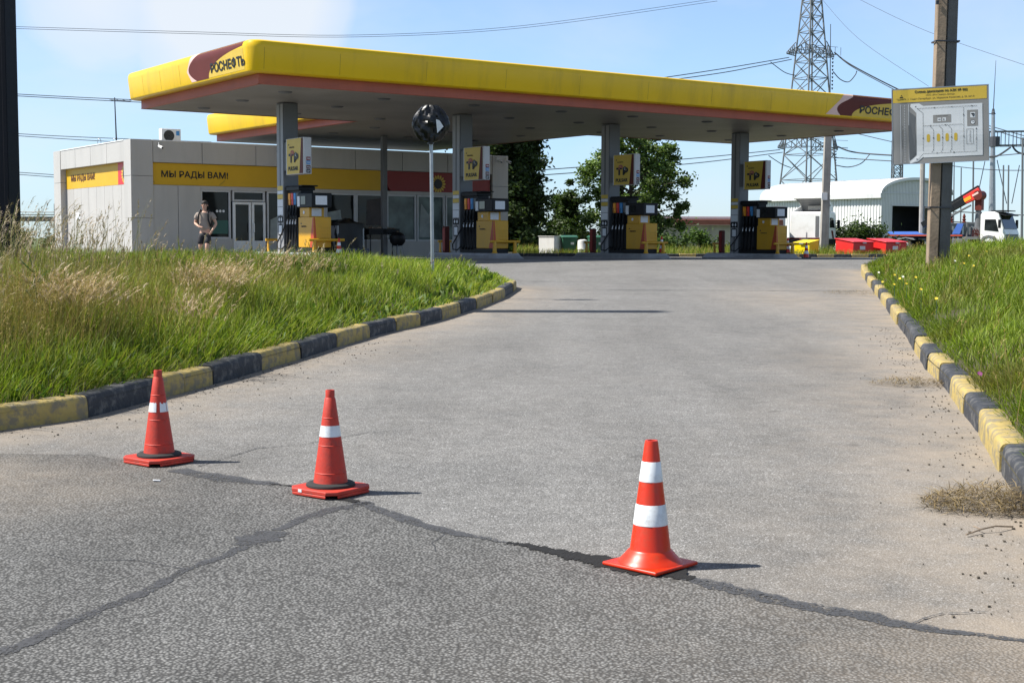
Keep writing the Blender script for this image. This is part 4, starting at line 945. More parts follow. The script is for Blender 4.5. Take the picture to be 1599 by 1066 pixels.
FP = [(-.05, 6.20), (.22, 6.19), (.30, 6.20), (.345, 6.235), (.36, 6.28), (.43, 6.88), (.425, 6.98), (.39, 7.06), (.32, 7.10), (.15, 7.11), (-.3, 7.10)]
sweep(FP, 'fascia', 'yellow')
mb = MB(); mb.f.append(tuple(range(8))); mb.m.append(0); mb.v = [(x, y, 7.09) for x, y in TL]; mb.build('roof_deck', 'dgrey', cn)
def prof_t(t):
    """t 0..1 up the flat face, 1..1.5 over the rounded top"""
    if t <= 1: return (.36+.07*t, 6.28+.60*t)
    q = (t-1)/.5*4; i = min(3, int(q)); f = q-i; a, b = FP[5+i], FP[6+i]; return (a[0]+(b[0]-a[0])*f, a[1]+(b[1]-a[1])*f)
def swoosh(name, mat, side, lo, hi, t0, t1, lift, mats=None):
    mb = MB(); nt_, ns = 22, 6
    for i in range(nt_+1):
        t = t0+(t1-t0)*i/nt_; o, z = prof_t(t); o += lift; z += lift*.5*(t > 1); a, b = lo(t), hi(t); b = max(b, a+.001)
        for k in range(ns+1):
            s = a+(b-a)*k/ns; mb.v.append((-o, s, z) if side == 'left' else (s, -o, z))
    for i in range(nt_):
        for k in range(ns): a = i*(ns+1)+k; mb.f.append((a, a+1, a+ns+2, a+ns+1)); mb.m.append(0)
    return mb.build(name, mat, cn, fixn=False)
lim = lambda t: max(0., 1-(t/1.08)**2.2) if t < 1.08 else 0.
yl = lambda t: .12+2.58*lim(t)**.62
bl = lambda t: 3.45+.75*math.sin(PI*min(1, .08+t*.72))-(.25*max(0, t-1))
pl2 = lambda t: 4.35-.62*abs(t-.55)*.9
swoosh('pale_panel', 'yellow2', 'left', lambda t: .10, yl, 0.02, 1.0, .004)
swoosh('burgundy_swoosh', 'burg', 'left', yl, bl, -.0, 1.5, .005)
swoosh('pink_swoosh', 'palepink', 'left', lambda t: bl(t)-.01, lambda t: max(bl(t)+.02, pl2(t)), -.0, 1.35, .004)
yr = lambda t: 27.75-3.25*lim(t)**.62; br = lambda t: 24.0-.55*math.sin(PI*min(1, .08+t*.80)) + (.42*t); wr_ = lambda t: 23.05+.75*t
swoosh('pale_panel', 'yellow2', 'right', yr, lambda t: 27.80, .02, 1.0, .004)
swoosh('burgundy_swoosh', 'burg', 'right', br, yr, 0., 1.5, .005)
swoosh('pink_swoosh', 'palepink', 'right', lambda t: min(wr_(t), br(t)-.02), lambda t: br(t)+.01, 0., 1.35, .004)
tilt = Vector((0, -.07, .60)).normalized()
mb = MB(); put_text(mb, 'РОСНЕФТЬ', (24.93, -.36-.07*.13/.6-.012, 6.41), (1, 0, 0), tilt, 2.74, .30, .02); mb.build('lettering', 'ink', cn, fixn=False, smooth=False)
tl = Vector((-.07, 0, .60)).normalized()
mb = MB(); put_text(mb, 'РОСНЕФТЬ', (-.36-.07*.12/.6-.012, 2.47, 6.40), (0, -1, 0), tl, 2.42, .29, .02); mb.build('lettering', 'ink', cn, fixn=False, smooth=False)
mb = MB()     # thin joints between fascia sheets
for s in (4.95, 6.6, 8.2): mb.add([(-prof_t(0)[0]-.003, s, 6.28), (-prof_t(0)[0]-.003, s+.018, 6.28), (-prof_t(1)[0]-.003, s+.018, 6.88), (-prof_t(1)[0]-.003, s, 6.88)], [(0, 1, 2, 3)])
for s in [.0]+[2.4+2.95*k for k in range(8)]: mb.add([(s, -prof_t(0)[0]-.003, 6.28), (s+.012, -prof_t(0)[0]-.003, 6.28), (s+.012, -prof_t(1)[0]-.003, 6.88), (s, -prof_t(1)[0]-.003, 6.88)], [(0, 1, 2, 3)])
mb.build('sheet_joint', split=True, parent=cn, mats=paint('dark yellow joint', (.33, .22, .01), .6))  # joint strips in a darker yellow than the sheets
for (x, y) in [(a, b) for a in (1.6, 5.0, 8.4, 12.0, 15.2, 18.8, 22., 26.) for b in (1.6, 4.75, 7.9)] + [(a, b) for a in (10.2, 13.8, 17.3) for b in (11.5, 15.)]:
    if b_ := any(abs(x-c) < .9 and abs(y-4.75) < .3 for c in (3.2, 10., 16.75, 23.6)): continue
    mb = MB(); mb.lathe([(.0, CZ-.03), (.16, CZ-.03), (.20, CZ-.01), (.22, CZ+.012)], 16, c=(x, y)); mb.build('downlight', 'dgrey', cn)
CU = (3.2, 10.0, 16.75, 23.6)
def notice(mb_l, z0, z1, y0=.05, y1=.45, x=-.004): mb_l.quad((x, y1, z0), (x, y0, z0), (x, y0, z1), (x, y1, z1))
for i, u in enumerate(CU):
    z0 = zf(W(u, 4.7).y)+.1
    mb = MB(); mb.box(0, .53, 0, .50, z0, CZ); c = mb.build('column', 'column', cn, bevel=.02); c.location = (u-.33, 4.42, 0)
    mb = MB(); mb.box(-.012, -.001, .22, .28, 3.42, CZ-.1); mb.box(-.014, -.001, .205, .22, z0, CZ-.1); mb.build('column_groove', 'dgrey', c)
    mb = MB(); mb.box(-.010, -.001, .02, .20, z0, CZ-.05); mb.box(-.010, -.001, .29, .48, z0, CZ-.05); mb.build('column_facing', 'facing', c, split=True)
    mb = MB(); notice(mb, 2.96, 3.06, x=-.016); notice(mb, 2.55, 2.78, x=-.016); notice(mb, 2.28, 2.53, x=-.016); mb.build('notice_sheet', 'paper', c, fixn=False, smooth=False, split=True)
    mb = MB(); notice(mb, 3.08, 3.22, x=-.016); notice(mb, 2.80, 2.94, x=-.016); mb.build('notice_heading', 'yellow2', c, fixn=False, smooth=False, split=True)
    mb = MB(); notice(mb, 2.03, 2.24, x=-.016); notice(mb, 1.62, 1.98, .1, .4, -.016); mb.build('notice_board', 'black', c, fixn=False, smooth=False, split=True)
    mb = MB(); 
    for yy in (.12, .28): mb.add([(-.019, yy+.05+.045*math.cos(a), 2.135+.06*math.sin(a)) for a in np.linspace(0, 2*PI, 14)[:-1]], [tuple(range(13))])
    notice(mb, 1.66, 1.94, .14, .36, -.019); mb.build('notice_disc', 'paper', c, fixn=False, smooth=False, split=True)
for (u, v) in ((12.55, 14.9), (16.9, 14.9)):
    mb = MB(); mb.box(-.11, .11, -.11, .11, zf(W(u, v).y)-.1, CZ); c = mb.build('rear_post', 'dgrey', cn, bevel=.015); c.location = (u, v, 0)

# ------------------------------------------------------------------ islands, pumps, guards, fuel signs (first of each, then copies)
NTH = ('first', 'second', 'third', 'fourth')
def make_island():
    t = thing('pump_island', '', 'pump island', (0, 0, 0), YAW, 'pump islands under the canopy')
    x0, x1, y0, y1 = -.60, .62, -2.75, 1.45; c = .16
    oc = lambda e: [(x0+c-e, y0-e), (x1-c+e, y0-e), (x1+e, y0+c-e), (x1+e, y1-c+e), (x1-c+e, y1+e), (x0+c-e, y1+e), (x0-e, y1-c+e), (x0-e, y0+c-e)]
    a, b = oc(.13), oc(0); a2 = oc(.05); mb = MB(); mb.v = [(*p, -.12) for p in a]+[(*p, .02) for p in a]+[(*p, .10) for p in a2]+[(*p, .195) for p in b]+[((p[0]*.97, p[1]*.985, .205)) for p in b]
    for k in range(4):
        for i in range(8): mb.f.append((k*8+i, k*8+(i+1) % 8, (k+1)*8+(i+1) % 8, (k+1)*8+i)); mb.m.append(0)
    mb.build('edging', 'zinc', t)
    mb = MB(); mb.prism([(p[0]*.97, p[1]*.985) for p in b], 'z', .0, .198); mb.build('slab', 'concrete', t)
    return t
def make_pump():
    t = thing('fuel_pump', '', 'fuel pump', (0, 0, 0), YAW, 'fuel pumps under the canopy')
    mb = MB(); mb.box(-.31, .30, -2.41, -.36, 0, .16); mb.build('plinth', 'black', t)
    mb = MB(); mb.box(-.33, .28, -2.45, -1.37, .16, 1.12); cb = mb.build('cabinet', 'pump', t, bevel=.02)
    mb = MB(); x = -.334; mb.add([(x, -2.44, .17), (x, -2.16, .17), (x, -2.38, 1.11), (x, -2.44, 1.11)], [(0, 1, 2, 3)])
    mb.add([(-.32, -2.454, .17), (-.32, -2.454, 1.11), (-.29, -2.454, 1.11), (-.22, -2.454, .17)], [(0, 1, 2, 3)]); mb.build('orange_stripe', 'orange', cb, fixn=False, smooth=False)
    mb = MB(); mb.add([(x, -1.52, .90), (x, -1.62, .90), (x, -1.57, .96)], [(0, 1, 2)]); put_text(mb, 'РОСНЕФТЬ', (x, -1.60, .80), (0, -1, 0), (0, 0, 1), .34, .05, .02); mb.build('emblem', 'ink', cb, fixn=False, smooth=False)
    mb = MB()
    for i in range(6):
        for k in range(5): mb.box(-.10+i*.06, -.06+i*.06, -2.456, -2.451, .35+k*.10, .40+k*.10)
    mb.build('vent_slots', paint('pump vent', (.55, .30, .01), .5), cb)
    mb = MB(); mb.box(-.28, .24, -2.05, -1.38, 1.12, 1.42); b = mb.build('upper_box', 'pump', t, bevel=.01)
    mb = MB(); mb.cyl((-.282, -1.68, 1.27), (-.292, -1.68, 1.27), .055, .055, 12); mb.build('round_badge', 'paper', b)
    mb = MB(); mb.box(-.20, .14, -2.062, -2.052, 1.15, 1.40); mb.build('notice_sheet', 'paper', b)
    mb = MB(); mb.box(-.36, .34, -2.40, -1.36, 1.42, 1.87); h = mb.build('display_head', 'black', t, bevel=.025)
    mb = MB(); mb.box(-.372, -.362, -1.55, -1.38, 1.46, 1.78); mb.box(-.24, .16, -2.412, -2.402, 1.50, 1.78); mb.build('display_label', 'paper', h, split=True)
    mb = MB(); mb.box(-.370, -.362, -1.95, -1.62, 1.52, 1.78); mb.build('display_glass', 'cabglass', h)
    mb = MB(); mb.box(-.22, .22, -1.34, -.40, .16, 2.05); mb.box(-.30, .28, -1.36, -.38, 1.98, 2.10); mb.box(-.30, .26, -1.60, -.40, 2.10, 2.14); hb = mb.build('hose_bay', 'black', t, bevel=.015)
    cols = ['craneyel', 'cranered', 'inkblue', 'dgrey']
    for k in range(4):
        y = -.56-.20*k
        mb = MB(); mb.box(-.262, -.222, y-.075, y+.075, 1.52, 1.90); mb.build('grade_panel', cols[k], t, bevel=.008)
        mb = MB(); mb.box(-.31, -.22, y-.05, y+.05, 1.10, 1.50); mb.cyl((-.33, y, 1.20), (-.29, y, 1.46), .03, .025, 8); mb.tube([(-.32, y, 1.22), (-.36, y, 1.10), (-.33, y, .98)], .018, 6); nz = mb.build('nozzle', 'black', t)
        mb = MB(); mb.cyl((-.335, y, .90), (-.325, y, 1.06), .022, .022, 8); mb.build('nozzle_collar', 'paper', nz)
        mb = MB(); mb.tube([(-.33, y, .92), (-.34, y-.02, .6), (-.36, y-.03, .25), (-.34, y+.06, .12), (-.28, y+.12, .35), (-.25, y+.06, .9), (-.25, y+.02, 1.7)], .020, 7); mb.build('hose', 'rubber', t)
    mb = MB(); mb.tube([(-.30, -.62, 1.3), (-.36, -.50, .9), (-.40, -.22, .55), (-.42, .02, .30), (-.42, .0, .12), (-.36, -.2, .10), (-.30, -.40, .25)], .024, 7); mb.build('hose', 'rubber', t)
    return t
def make_guard():
    t = thing('crash_guard', '', 'crash guard', (0, 0, 0), YAW, 'yellow crash guards on the pump islands')
    mb = MB(); mb.tube([(-.62, 0, .40), (.62, 0, .40)], .045, 10); mb.build('rail', 'pump', t)
    for s in (-.42, .42):
        mb = MB(); mb.lathe([(.10, 0), (.10, .01), (.07, .05), (.055, .40)], 12, c=(s, 0)); mb.build('post', 'pump', t)
    return t
def make_fsign():
    t = thing('fuel_sign', '', 'fuel sign', (0, 0, 0), YAW, 'fuel sign boxes on the canopy columns')
    mb = MB(); mb.prism([(-.12, -.10), (-.12, -1.32), (-.09, -1.36), (.14, -1.36), (.18, -1.30), (.18, -.10), (.12, .0), (-.04, .0)], 'z', 0, 1.15); b = mb.build('body', 'lgrey', t, bevel=.015)
    mb = MB(); x = -.125; mb.quad((x, -.15, .02), (x, -1.31, .02), (x, -1.31, 1.13), (x, -.15, 1.13)); f = mb.build('yellow_face', 'yellow2', t, fixn=False)
    mb = MB(); x = -.129; mb.add([(x, -1.06, .02), (x, -1.31, .02), (x, -1.31, 1.13), (x, -1.20, 1.13)], [(0, 1, 2, 3)]); mb.build('slanted_stripe', 'burg', f, fixn=False, smooth=False)
    mb = MB(); x = -.130
    for s_, y_, z_, w_, h_, b_ in (('PULSAR', -.28, .13, .68, .12, .03), ('ТР', -.32, .40, .66, .24, .05), ('РОСНЕФТЬ', -.36, .84, .34, .045, .02)):
        m2 = MB(); put_text(m2, s_, (x, y_, z_), (0, -1, 0), (0, 0, 1), w_, h_, b_); m2.build('lettering', 'ink', f, fixn=False, smooth=False)
    mb.add([(x, -.26, .93), (x, -.34, .93), (x, -.30, .99)], [(0, 1, 2)]); mb.build('logo_mark', 'ink', f, fixn=False, smooth=False)
    mb = MB(); x = -.131; put_text(mb, 'Э', (x, -.44, .58), (0, -1, 0), (0, 0, 1), .24, .17, .05); mb.build('red_lettering', 'cherry', f, fixn=False, smooth=False)
    mb = MB(); x = -.132; mb.add([(x, -.80+.085*math.cos(a), .62+.085*math.sin(a)) for a in np.linspace(0, 2*PI, 18)[:-1]], [tuple(range(17))]); o = mb.build('logo_ring', 'ink', f, fixn=False, smooth=False)
    mb = MB(); x = -.134; mb.add([(x, -.80+.05*math.cos(a), .62+.05*math.sin(a)) for a in np.linspace(0, 2*PI, 18)[:-1]], [tuple(range(17))]); mb.build('logo_disc', 'paper', f, fixn=False, smooth=False)
    for k, (m, z) in enumerate((('red', .42), ('inkblue', .30), ('burg', .16), ('ink', .03))):
        mb = MB(); mb.box(-.03, .11, -1.366, -1.361, z, z+.115); g = mb.build('grade_tile', m, t)
        mb = MB(); put_text(mb, ('98', '95', '92', 'ДТ')[k], (-.005, -1.369, z+.03), (1, 0, 0), (0, 0, 1), .09, .05, .02); mb.build('grade_number', 'paper', g, fixn=False, smooth=False)
    mb = MB(); mb.box(-.05, .20, -.01, .36, .15, 1.05); mb.build('bracket', 'dgrey', t, split=True)
    return t
protos = {}
for i, u in enumerate(CU):
    zi = zf(W(u, 4).y)
    for key, mk_, off, lab in (('isl', make_island, (0, 4.75, -.0), 'pump island, concrete edged in metal, {} along the canopy from the left'), ('pump', make_pump, (0, 4.75, .2), '{} yellow and black fuel pump from the left under the canopy'), ('guard', make_guard, (.05, 2.18, .2), 'yellow crash guard at the near end of the {} pump island from the left'), ('sign', make_fsign, (-.26, 4.22, None), 'yellow fuel sign box on the {} canopy column from the left')):
        p = W(u+off[0], off[1], 3.55 if off[2] is None else zi+off[2]); l = lab.format(NTH[i])
        if key == 'isl' and i == 0: l = 'pump island, concrete edged in metal, first along the canopy, partly behind grass'
        if i == 0: protos[key] = mk_(); protos[key].location = p; protos[key]['label'] = l
        else: dup(protos[key], p, YAW, l)
    g = dup(protos['guard'], W(u+.02, 6.0, zi+.2), YAW, f'yellow crash guard at the far end of the {NTH[i]} pump island from the left'); g.scale = (.45, 1, 1)
# small things on the islands
def mini_cone(loc, label):
    t = thing('traffic_cone', label, 'traffic cone', loc, 0, 'small cones on the pump islands'); mb = MB(); mb.box(-.16, .16, -.16, .16, 0, .03); mb.build('base', 'rubber', t, bevel=.008)
    def q(z): return .115-.09*(z-.03)/.6
    MB().lathe([(q(.03), .03), (q(.62), .62), (.02, .63), (.0, .63)], 18).build('cone_body', 'coneor', t)
    for a, b in ((.17, .29), (.40, .50)): MB().lathe([(q(a)+.002, a), (q(b)+.002, b)], 18).build('reflective_band', 'conewhite', t)
mini_cone(W(3.55, 1.92, zf(42)+.05), 'small striped cone standing before the first pump behind the guard')
mini_cone(W(17.25, 2.30, zf(50)+.2), 'small dim cone on the third pump island')
mini_cone(W(24.05, 2.42, zf(54)+.2), 'small dim cone on the fourth pump island, left of the other there')
mini_cone(W(24.2, 1.55, zf(54)+.02), 'small dim cone at the near tip of the fourth pump island')
for i in (1, 2, 3):
    t = thing('extinguisher_box', f'dark red fire box beside the {NTH[i]} canopy column', 'fire box', W(CU[i]-.28, 5.5, zf(W(CU[i], 5.5).y)+.2), YAW, 'fire boxes on the pump islands')
    mb = MB(); mb.box(-.05, .14, -.10, .10, 0, .95); mb.build('box', 'burg', t, bevel=.03); mb = MB(); mb.box(-.06, -.052, -.08, .08, .08, .88); mb.build('door', 'red', t)

# ------------------------------------------------------------------ shop
S1 = W(1.90, 16.04); SZ = 5.37
sh = thing('shop_building', 'low grey panelled fuel station shop with yellow band and glazed front', 'shop', S1, YAW)
def part(name, mat, fn, parent=None, **k):
    mb = MB(); fn(mb); return mb.build(name, mat, parent or sh, **k)
part('backing', 'dgrey', lambda m: (m.box(.41, 17.84, .40, 10.0, .5, 5.22),))
part('roof', 'dgrey', lambda m: m.box(.1, 17.8, .3, 9.95, 5.225, 5.27))
def pil(m, x0, x1, y0, y1, zt=SZ, step=(3.95, 2.3)):
    zs = [.5]+sorted(step)+[zt]
    for a, b in zip(zs[:-1], zs[1:]): m.box(x0, x1, y0, y1, a+.006, b-.006)
part('corner_pilaster', 'grey', lambda m: pil(m, 0, .89, 0, .81), bevel=.006)
part('corner_pilaster', 'grey', lambda m: pil(m, 17.03, 17.9, 0, .81), bevel=.006)
part('corner_pilaster', 'grey', lambda m: pil(m, 0, .6, 9.07, 10.06), bevel=.006)
def front_panels(m):
    xs = [.90, 2.95, 5.28, 7.6, 9.9, 12.25, 14.6, 17.02]
    for a, b in zip(xs[:-1], xs[1:]): m.box(a+.012, b-.012, .02, .39, 4.50, 5.33)
part('upper_panels', 'grey', front_panels, bevel=.006)
def left_panels(m):
    ys = [.82, 2.88, 4.94, 7.0, 9.06]
    for a, b in zip(ys[:-1], ys[1:]): m.box(.02, .40, a+.012, b-.012, 4.53, 5.34)
part('upper_panels', 'grey', left_panels, bevel=.006)
part('roof_coping', 'white', lambda m: (m.box(.88, 17.0, -.0, .12, 5.335, 5.375), m.box(0, .10, .83, 9.05, 5.345, 5.38)))
b = part('sign_band', 'yellowband', lambda m: m.box(.905, 11.5, .10, .38, 3.62, 4.485))
mb = MB(); put_text(mb, 'МЫ РАДЫ ВАМ!', (1.27, .094, 3.88), (1, 0, 0), (0, 0, 1), 2.80, .30, .012); mb.build('lettering', 'ink', b, fixn=False, smooth=False)
def arcs(m):
    for c, r_, a0, a1 in (((3.6, 3.75), 1.1, .9, 1.45), ((1.75, 4.3), .95, 2.7, 3.9), ((2.9, 4.9), 1.45, 4.9, 5.5)):
        n = 14
        for k in range(n):
            q = [a0+(a1-a0)*(k+d)/n for d in (0, 1)]; pts = [(c[0]+(r_+w)*math.cos(a), c[1]+(r_+w)*math.sin(a)) for a, w in ((q[0], 0), (q[1], 0), (q[1], .045), (q[0], .045))]
            if all(3.625 < p[1] < 4.48 and .91 < p[0] < 11 for p in pts): m.add([(x, .096, z) for x, z in pts], [(0, 1, 2, 3)])
part('arc_line', paint('olive arc', (.42, .28, .015), .5), arcs, b, fixn=False, smooth=False)
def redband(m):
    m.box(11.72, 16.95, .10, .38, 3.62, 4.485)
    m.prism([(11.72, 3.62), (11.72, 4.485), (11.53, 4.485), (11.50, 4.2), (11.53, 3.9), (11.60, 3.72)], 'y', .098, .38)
rb = part('red_band', 'red', redband)  # shade is in this darker red; the sunlit side band is brighter
def sunflower(m, c, r_, org, xd):
    c0 = Vector(org)
    for k in range(16):
        a = k*PI/8; 
        def P_(rr, aa): return c0+Vector(xd)*(rr*math.cos(aa))+Vector((0, 0, 1))*(rr*math.sin(aa))
        m.add([P_(r_*.52, a-.12), P_(r_*.8, a-.16), P_(r_, a), P_(r_*.8, a+.16), P_(r_*.52, a+.12)], [(0, 1, 2, 3, 4)])
def disc(m, r_, org, xd, n=20):
    m.add([Vector(org)+Vector(xd)*(r_*math.cos(a))+Vector((0, 0, 1))*(r_*math.sin(a)) for a in np.linspace(0, 2*PI, n+1)[:-1]], [tuple(range(n))])
part('emblem_petals', 'yellow2', lambda m: sunflower(m, 0, .42, (14.14, .094, 3.98), (1, 0, 0)), rb, fixn=False, smooth=False)
part('emblem_core', 'ink', lambda m: disc(m, .22, (14.14, .092, 3.98), (1, 0, 0)), rb, fixn=False, smooth=False)
lb = part('sign_band', 'yellowband', lambda m: m.box(.245, .40, 2.20, 9.06, 3.66, 4.525))
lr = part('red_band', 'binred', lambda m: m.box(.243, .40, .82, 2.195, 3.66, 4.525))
mb = MB(); put_text(mb, 'МЫ РАДЫ ВАМ!', (.238, 8.30, 3.92), (0, -1, 0), (0, 0, 1), 3.2, .34, .012); mb.build('lettering', paint('brown lettering', (.12, .04, .01), .6), lb, fixn=False, smooth=False)
part('emblem_petals', 'yellow2', lambda m: sunflower(m, 0, .40, (.236, 1.40, 4.06), (0, -1, 0)), lr, fixn=False, smooth=False)
part('emblem_core', 'ink', lambda m: disc(m, .2, (.234, 1.40, 4.06), (0, -1, 0)), lr, fixn=False, smooth=False)
def lw(m):
    ys = np.linspace(.82, 9.06, 9)
    for a, b_ in zip(ys[:-1], ys[1:]): m.box(.25, .40, a+.010, b_-.010, .5, 3.655)
part('side_wall', 'grey', lw, bevel=.005)
nb = part('notice_sheet', 'paper', lambda m: (m.box(.242, .249, .92, 1.12, 3.3, 3.5), m.box(.242, .249, .92, 1.12, 3.0, 3.22), m.box(.242, .249, 7.2, 7.7, 2.3, 2.6)), split=True)
part('front_wall', 'grey', lambda m: (m.box(.90, 1.92, .05, .39, .5, 3.612), m.box(1.94, 2.88, .05, .39, .5, 3.612)), bevel=.005)
part('lintel', 'grey', lambda m: m.box(2.89, 16.95, .07, .39, 3.46, 3.612), bevel=.005)
part('plinth_panel', 'grey', lambda m: (m.box(2.89, 4.25, .05, .39, .5, 1.50), m.box(5.75, 16.95, .05, .39, .5, 1.42)), bevel=.005)
part('doorstep', 'concrete', lambda m: m.box(3.9, 6.1, -1.1, .4, .5, .93))
def window(x0, x1, z0, z1, glass='glass', name='window'):
    w = .07; f = part(name, 'lgrey', lambda m: (m.box(x0, x0+w, .10, .30, z0, z1), m.box(x1-w, x1, .10, .30, z0, z1), m.box(x0+w, x1-w, .10, .30, z1-w, z1), m.box(x0+w, x1-w, .10, .30, z0, z0+w)), bevel=.005)
    part('pane', glass, lambda m: m.box(x0+w, x1-w, .19, .21, z0+w, z1-w), f); return f
w1 = window(2.89, 4.18, 1.5, 3.46)
part('green_poster', paint('green poster', (.02, .10, .07), .3), lambda m: m.quad((3.25, .186, 1.7), (4.1, .186, 1.7), (4.1, .186, 2.25), (3.25, .186, 2.25)), w1, fixn=False)
part('round_sticker', 'paper', lambda m: [disc(m, .055, (x, .184, 2.62), (1, 0, 0), 12) for x in (3.62, 3.76, 3.90)], w1, fixn=False, smooth=False, split=True)
window(4.27, 5.70, 3.03, 3.46, name='transom_window')
for x0, x1, hx in ((4.27, 5.06, 4.96), (5.10, 5.70, 5.16)):
    w = .10; d = part('door', 'white', lambda m: (m.box(x0, x0+w, .06, .16, .94, 3.0), m.box(x1-w, x1, .06, .16, .94, 3.0), m.box(x0+w, x1-w, .06, .16, 2.9, 3.0), m.box(x0+w, x1-w, .06, .16, .94, 1.42)), bevel=.006)
    part('pane', 'glass', lambda m: m.box(x0+w, x1-w, .10, .12, 1.42, 2.9), d)
    part('handle', 'white', lambda m: m.tube([(hx, .05, 1.75), (hx, -.02, 1.78), (hx, -.02, 2.12), (hx, .05, 2.15)], .018, 6), d)
wA = window(5.80, 7.10, 1.42, 3.46); wB = window(7.12, 8.50, 1.42, 3.46); wC = window(8.52, 9.96, 1.42, 3.46); wD = window(9.98, 11.44, 1.42, 3.46)
w5 = window(11.50, 13.0, 1.42, 3.46, 'frost'); w6 = window(13.05, 14.5, 1.42, 3.46, 'frost'); window(14.55, 16.3, 1.42, 3.46, 'frost')
window(16.34, 16.95, .94, 3.46, name='door')
pale_refl = paint('pale painted reflection', (.30, .33, .31), .4, var=.35, scale=2.2); dark_refl = paint('dark painted reflection', (.05, .035, .03), .5, var=.5, scale=3.)  # reflections in the glass, painted as flat pale and dark shapes
part('painted_reflection', pale_refl, lambda m: m.add([(5.95, .186, 1.5), (6.5, .186, 1.5), (6.45, .186, 2.5), (5.98, .186, 2.3)], [(0, 1, 2, 3)]), wA, fixn=False)
part('painted_reflection', dark_refl, lambda m: m.add([(7.25, .186, 1.5), (8.0, .186, 1.5), (8.05, .186, 2.9), (7.3, .186, 2.7)], [(0, 1, 2, 3)]), wB, fixn=False)
part('painted_reflection', pale_refl, lambda m: m.add([(8.62, .186, 2.3), (9.3, .186, 2.35), (9.25, .186, 2.75), (8.66, .186, 2.65)], [(0, 1, 2, 3)]), wC, fixn=False)
part('painted_reflection', dark_refl, lambda m: m.add([(10.5, .186, 2.1), (11.3, .186, 2.1), (11.3, .186, 3.3), (10.55, .186, 3.2)], [(0, 1, 2, 3)]), wD, fixn=False)
part('painted_reflection', pale_refl, lambda m: m.add([(13.2, .186, 1.6), (13.9, .186, 1.6), (14.0, .186, 3.2), (13.7, .186, 2.6), (13.3, .186, 3.1)], [(0, 1, 2, 3, 4)]), w6, fixn=False)
for (x, y, lab, px) in ((1.12, -.06, 'white camera on the shop corner pilaster by the left edge', 0), (6.2, -.08, 'dark camera under the rear canopy wing on the shop front', 1), (17.25, -.08, 'white camera at top of the right shop pilaster, left of pair', 0), (17.75, -.08, 'white camera at top of the right shop pilaster, right of pair', 0)):
    p = S1+UX*x+VX*y; t = thing('security_camera', lab, 'camera', (p.x, p.y, 5.18), YAW+R(-20), 'security cameras on the shop'); m = 'dgrey' if px else 'white'
    mb = MB(); mb.cyl((0, -.02, -.06), (.14, -.22, -.14), .055, .06, 12); mb.build('housing', m, t); mb = MB(); mb.cyl((.14, -.222, -.14), (.147, -.232, -.143), .04, .04, 10); mb.build('lens', 'ink', t)
    mb = MB(); mb.tube([(0, .12, .08), (0, -.02, .08), (0, -.04, -.04)], .02, 6); mb.build('arm', m, t)
p = S1+UX*1.95+VX*.9; t = thing('air_conditioner', 'air conditioner unit standing on the shop roof', 'air conditioner', (p.x, p.y, 5.27), YAW)
mb = MB(); mb.box(-.40, .40, -.16, .16, .06, .62); mb.build('casing', 'white', t, bevel=.02)
mb = MB(); mb.cyl((-.10, -.165, .34), (-.10, -.17, .34), .22, .22, 24); mb.build('fan_opening', 'ink', t)
mb = MB()
for k in range(4): mb.lathe([(.05+.045*k, 0), (.057+.045*k, .004)], 24)
g = mb.build('fan_grille', 'dgrey', t); g.rotation_euler = (PI/2, 0, 0); g.location = (-.10, -.174, .34)
mb = MB(); mb.box(.20, .34, -.166, -.163, .36, .54); mb.build('label_sticker', 'inkblue', t)
mb = MB(); mb.box(-.34, -.28, -.18, .18, 0, .06); mb.box(.28, .34, -.18, .18, 0, .06); mb.build('foot', 'dgrey', t, split=True)
p = at(182, 217, 58); t = thing('antenna_mast', 'thin antenna mast with crossbar on the left of the shop roof', 'antenna', (p.x, p.y, 5.25))
mb = MB(); mb.cyl((0, 0, 0), (-.05, 0, 2.15), .035, .022, 8); mb.build('mast', 'wire', t); mb = MB(); mb.cyl((-.22, 0, 2.05), (.62, 0, 2.0), .016, .016, 6)
for x in (-.2, .1, .35, .6): mb.cyl((x, -.22, 2.04), (x, .22, 2.04), .009, .009, 5)
mb.build('crossbar', 'wire', t)
for px, l in ((155, 'left'), (179, 'right')):
    p = at(px, 217, 59); mb = MB(); mb.tube([(-.07, 0, 0), (-.07, 0, .42)]+[(-.07*math.cos(a), 0, .42+.09*math.sin(a)) for a in np.linspace(.3, PI-.3, 6)]+[(.07, 0, .42), (.07, 0, 0)], .012, 5); o = mb.build('roof_vent_hoop', 'steel'); o.location = (p.x, p.y, 5.25); tag(o, f'thin hoop pipe on the shop roof, {l} one of the pair by the antenna', 'pipe', 'hoop pipes on the shop roof')

# goods standing in front of the shop windows
def goods(u, v): p = S1+UX*u+VX*v; return (p.x, p.y, zf(p.y))
t = thing('covered_rack', 'goods rack under a crumpled black cover before the shop windows', 'rack', goods(8.9, -1.1), YAW)
mb = MB(); nx, nz = 18, 10
for j in range(nz+1):
    for i in range(nx):
        a = 2*PI*i/nx; z = 1.55*j/nz; q = 1-.12*(j/nz) if j < nz else .2; f_ = 1+.07*math.sin(5*a+z*3)+random.uniform(-.03, .03); ca, sa = math.cos(a), math.sin(a); sq = max(abs(ca), abs(sa))
        mb.v.append((.75*q*ca/sq*f_*.9, .42*q*sa/sq*f_*.9, z+(.08*math.sin(a*2) if j == nz else 0)))
for j in range(nz):
    for i in range(nx): mb.f.append((j*nx+i, j*nx+(i+1) % nx, (j+1)*nx+(i+1) % nx, (j+1)*nx+i)); mb.m.append(0)
mb.f.append(tuple(range(nz*nx, nz*nx+nx))); mb.m.append(0); mb.build('cover', 'bag', t); mb = MB()
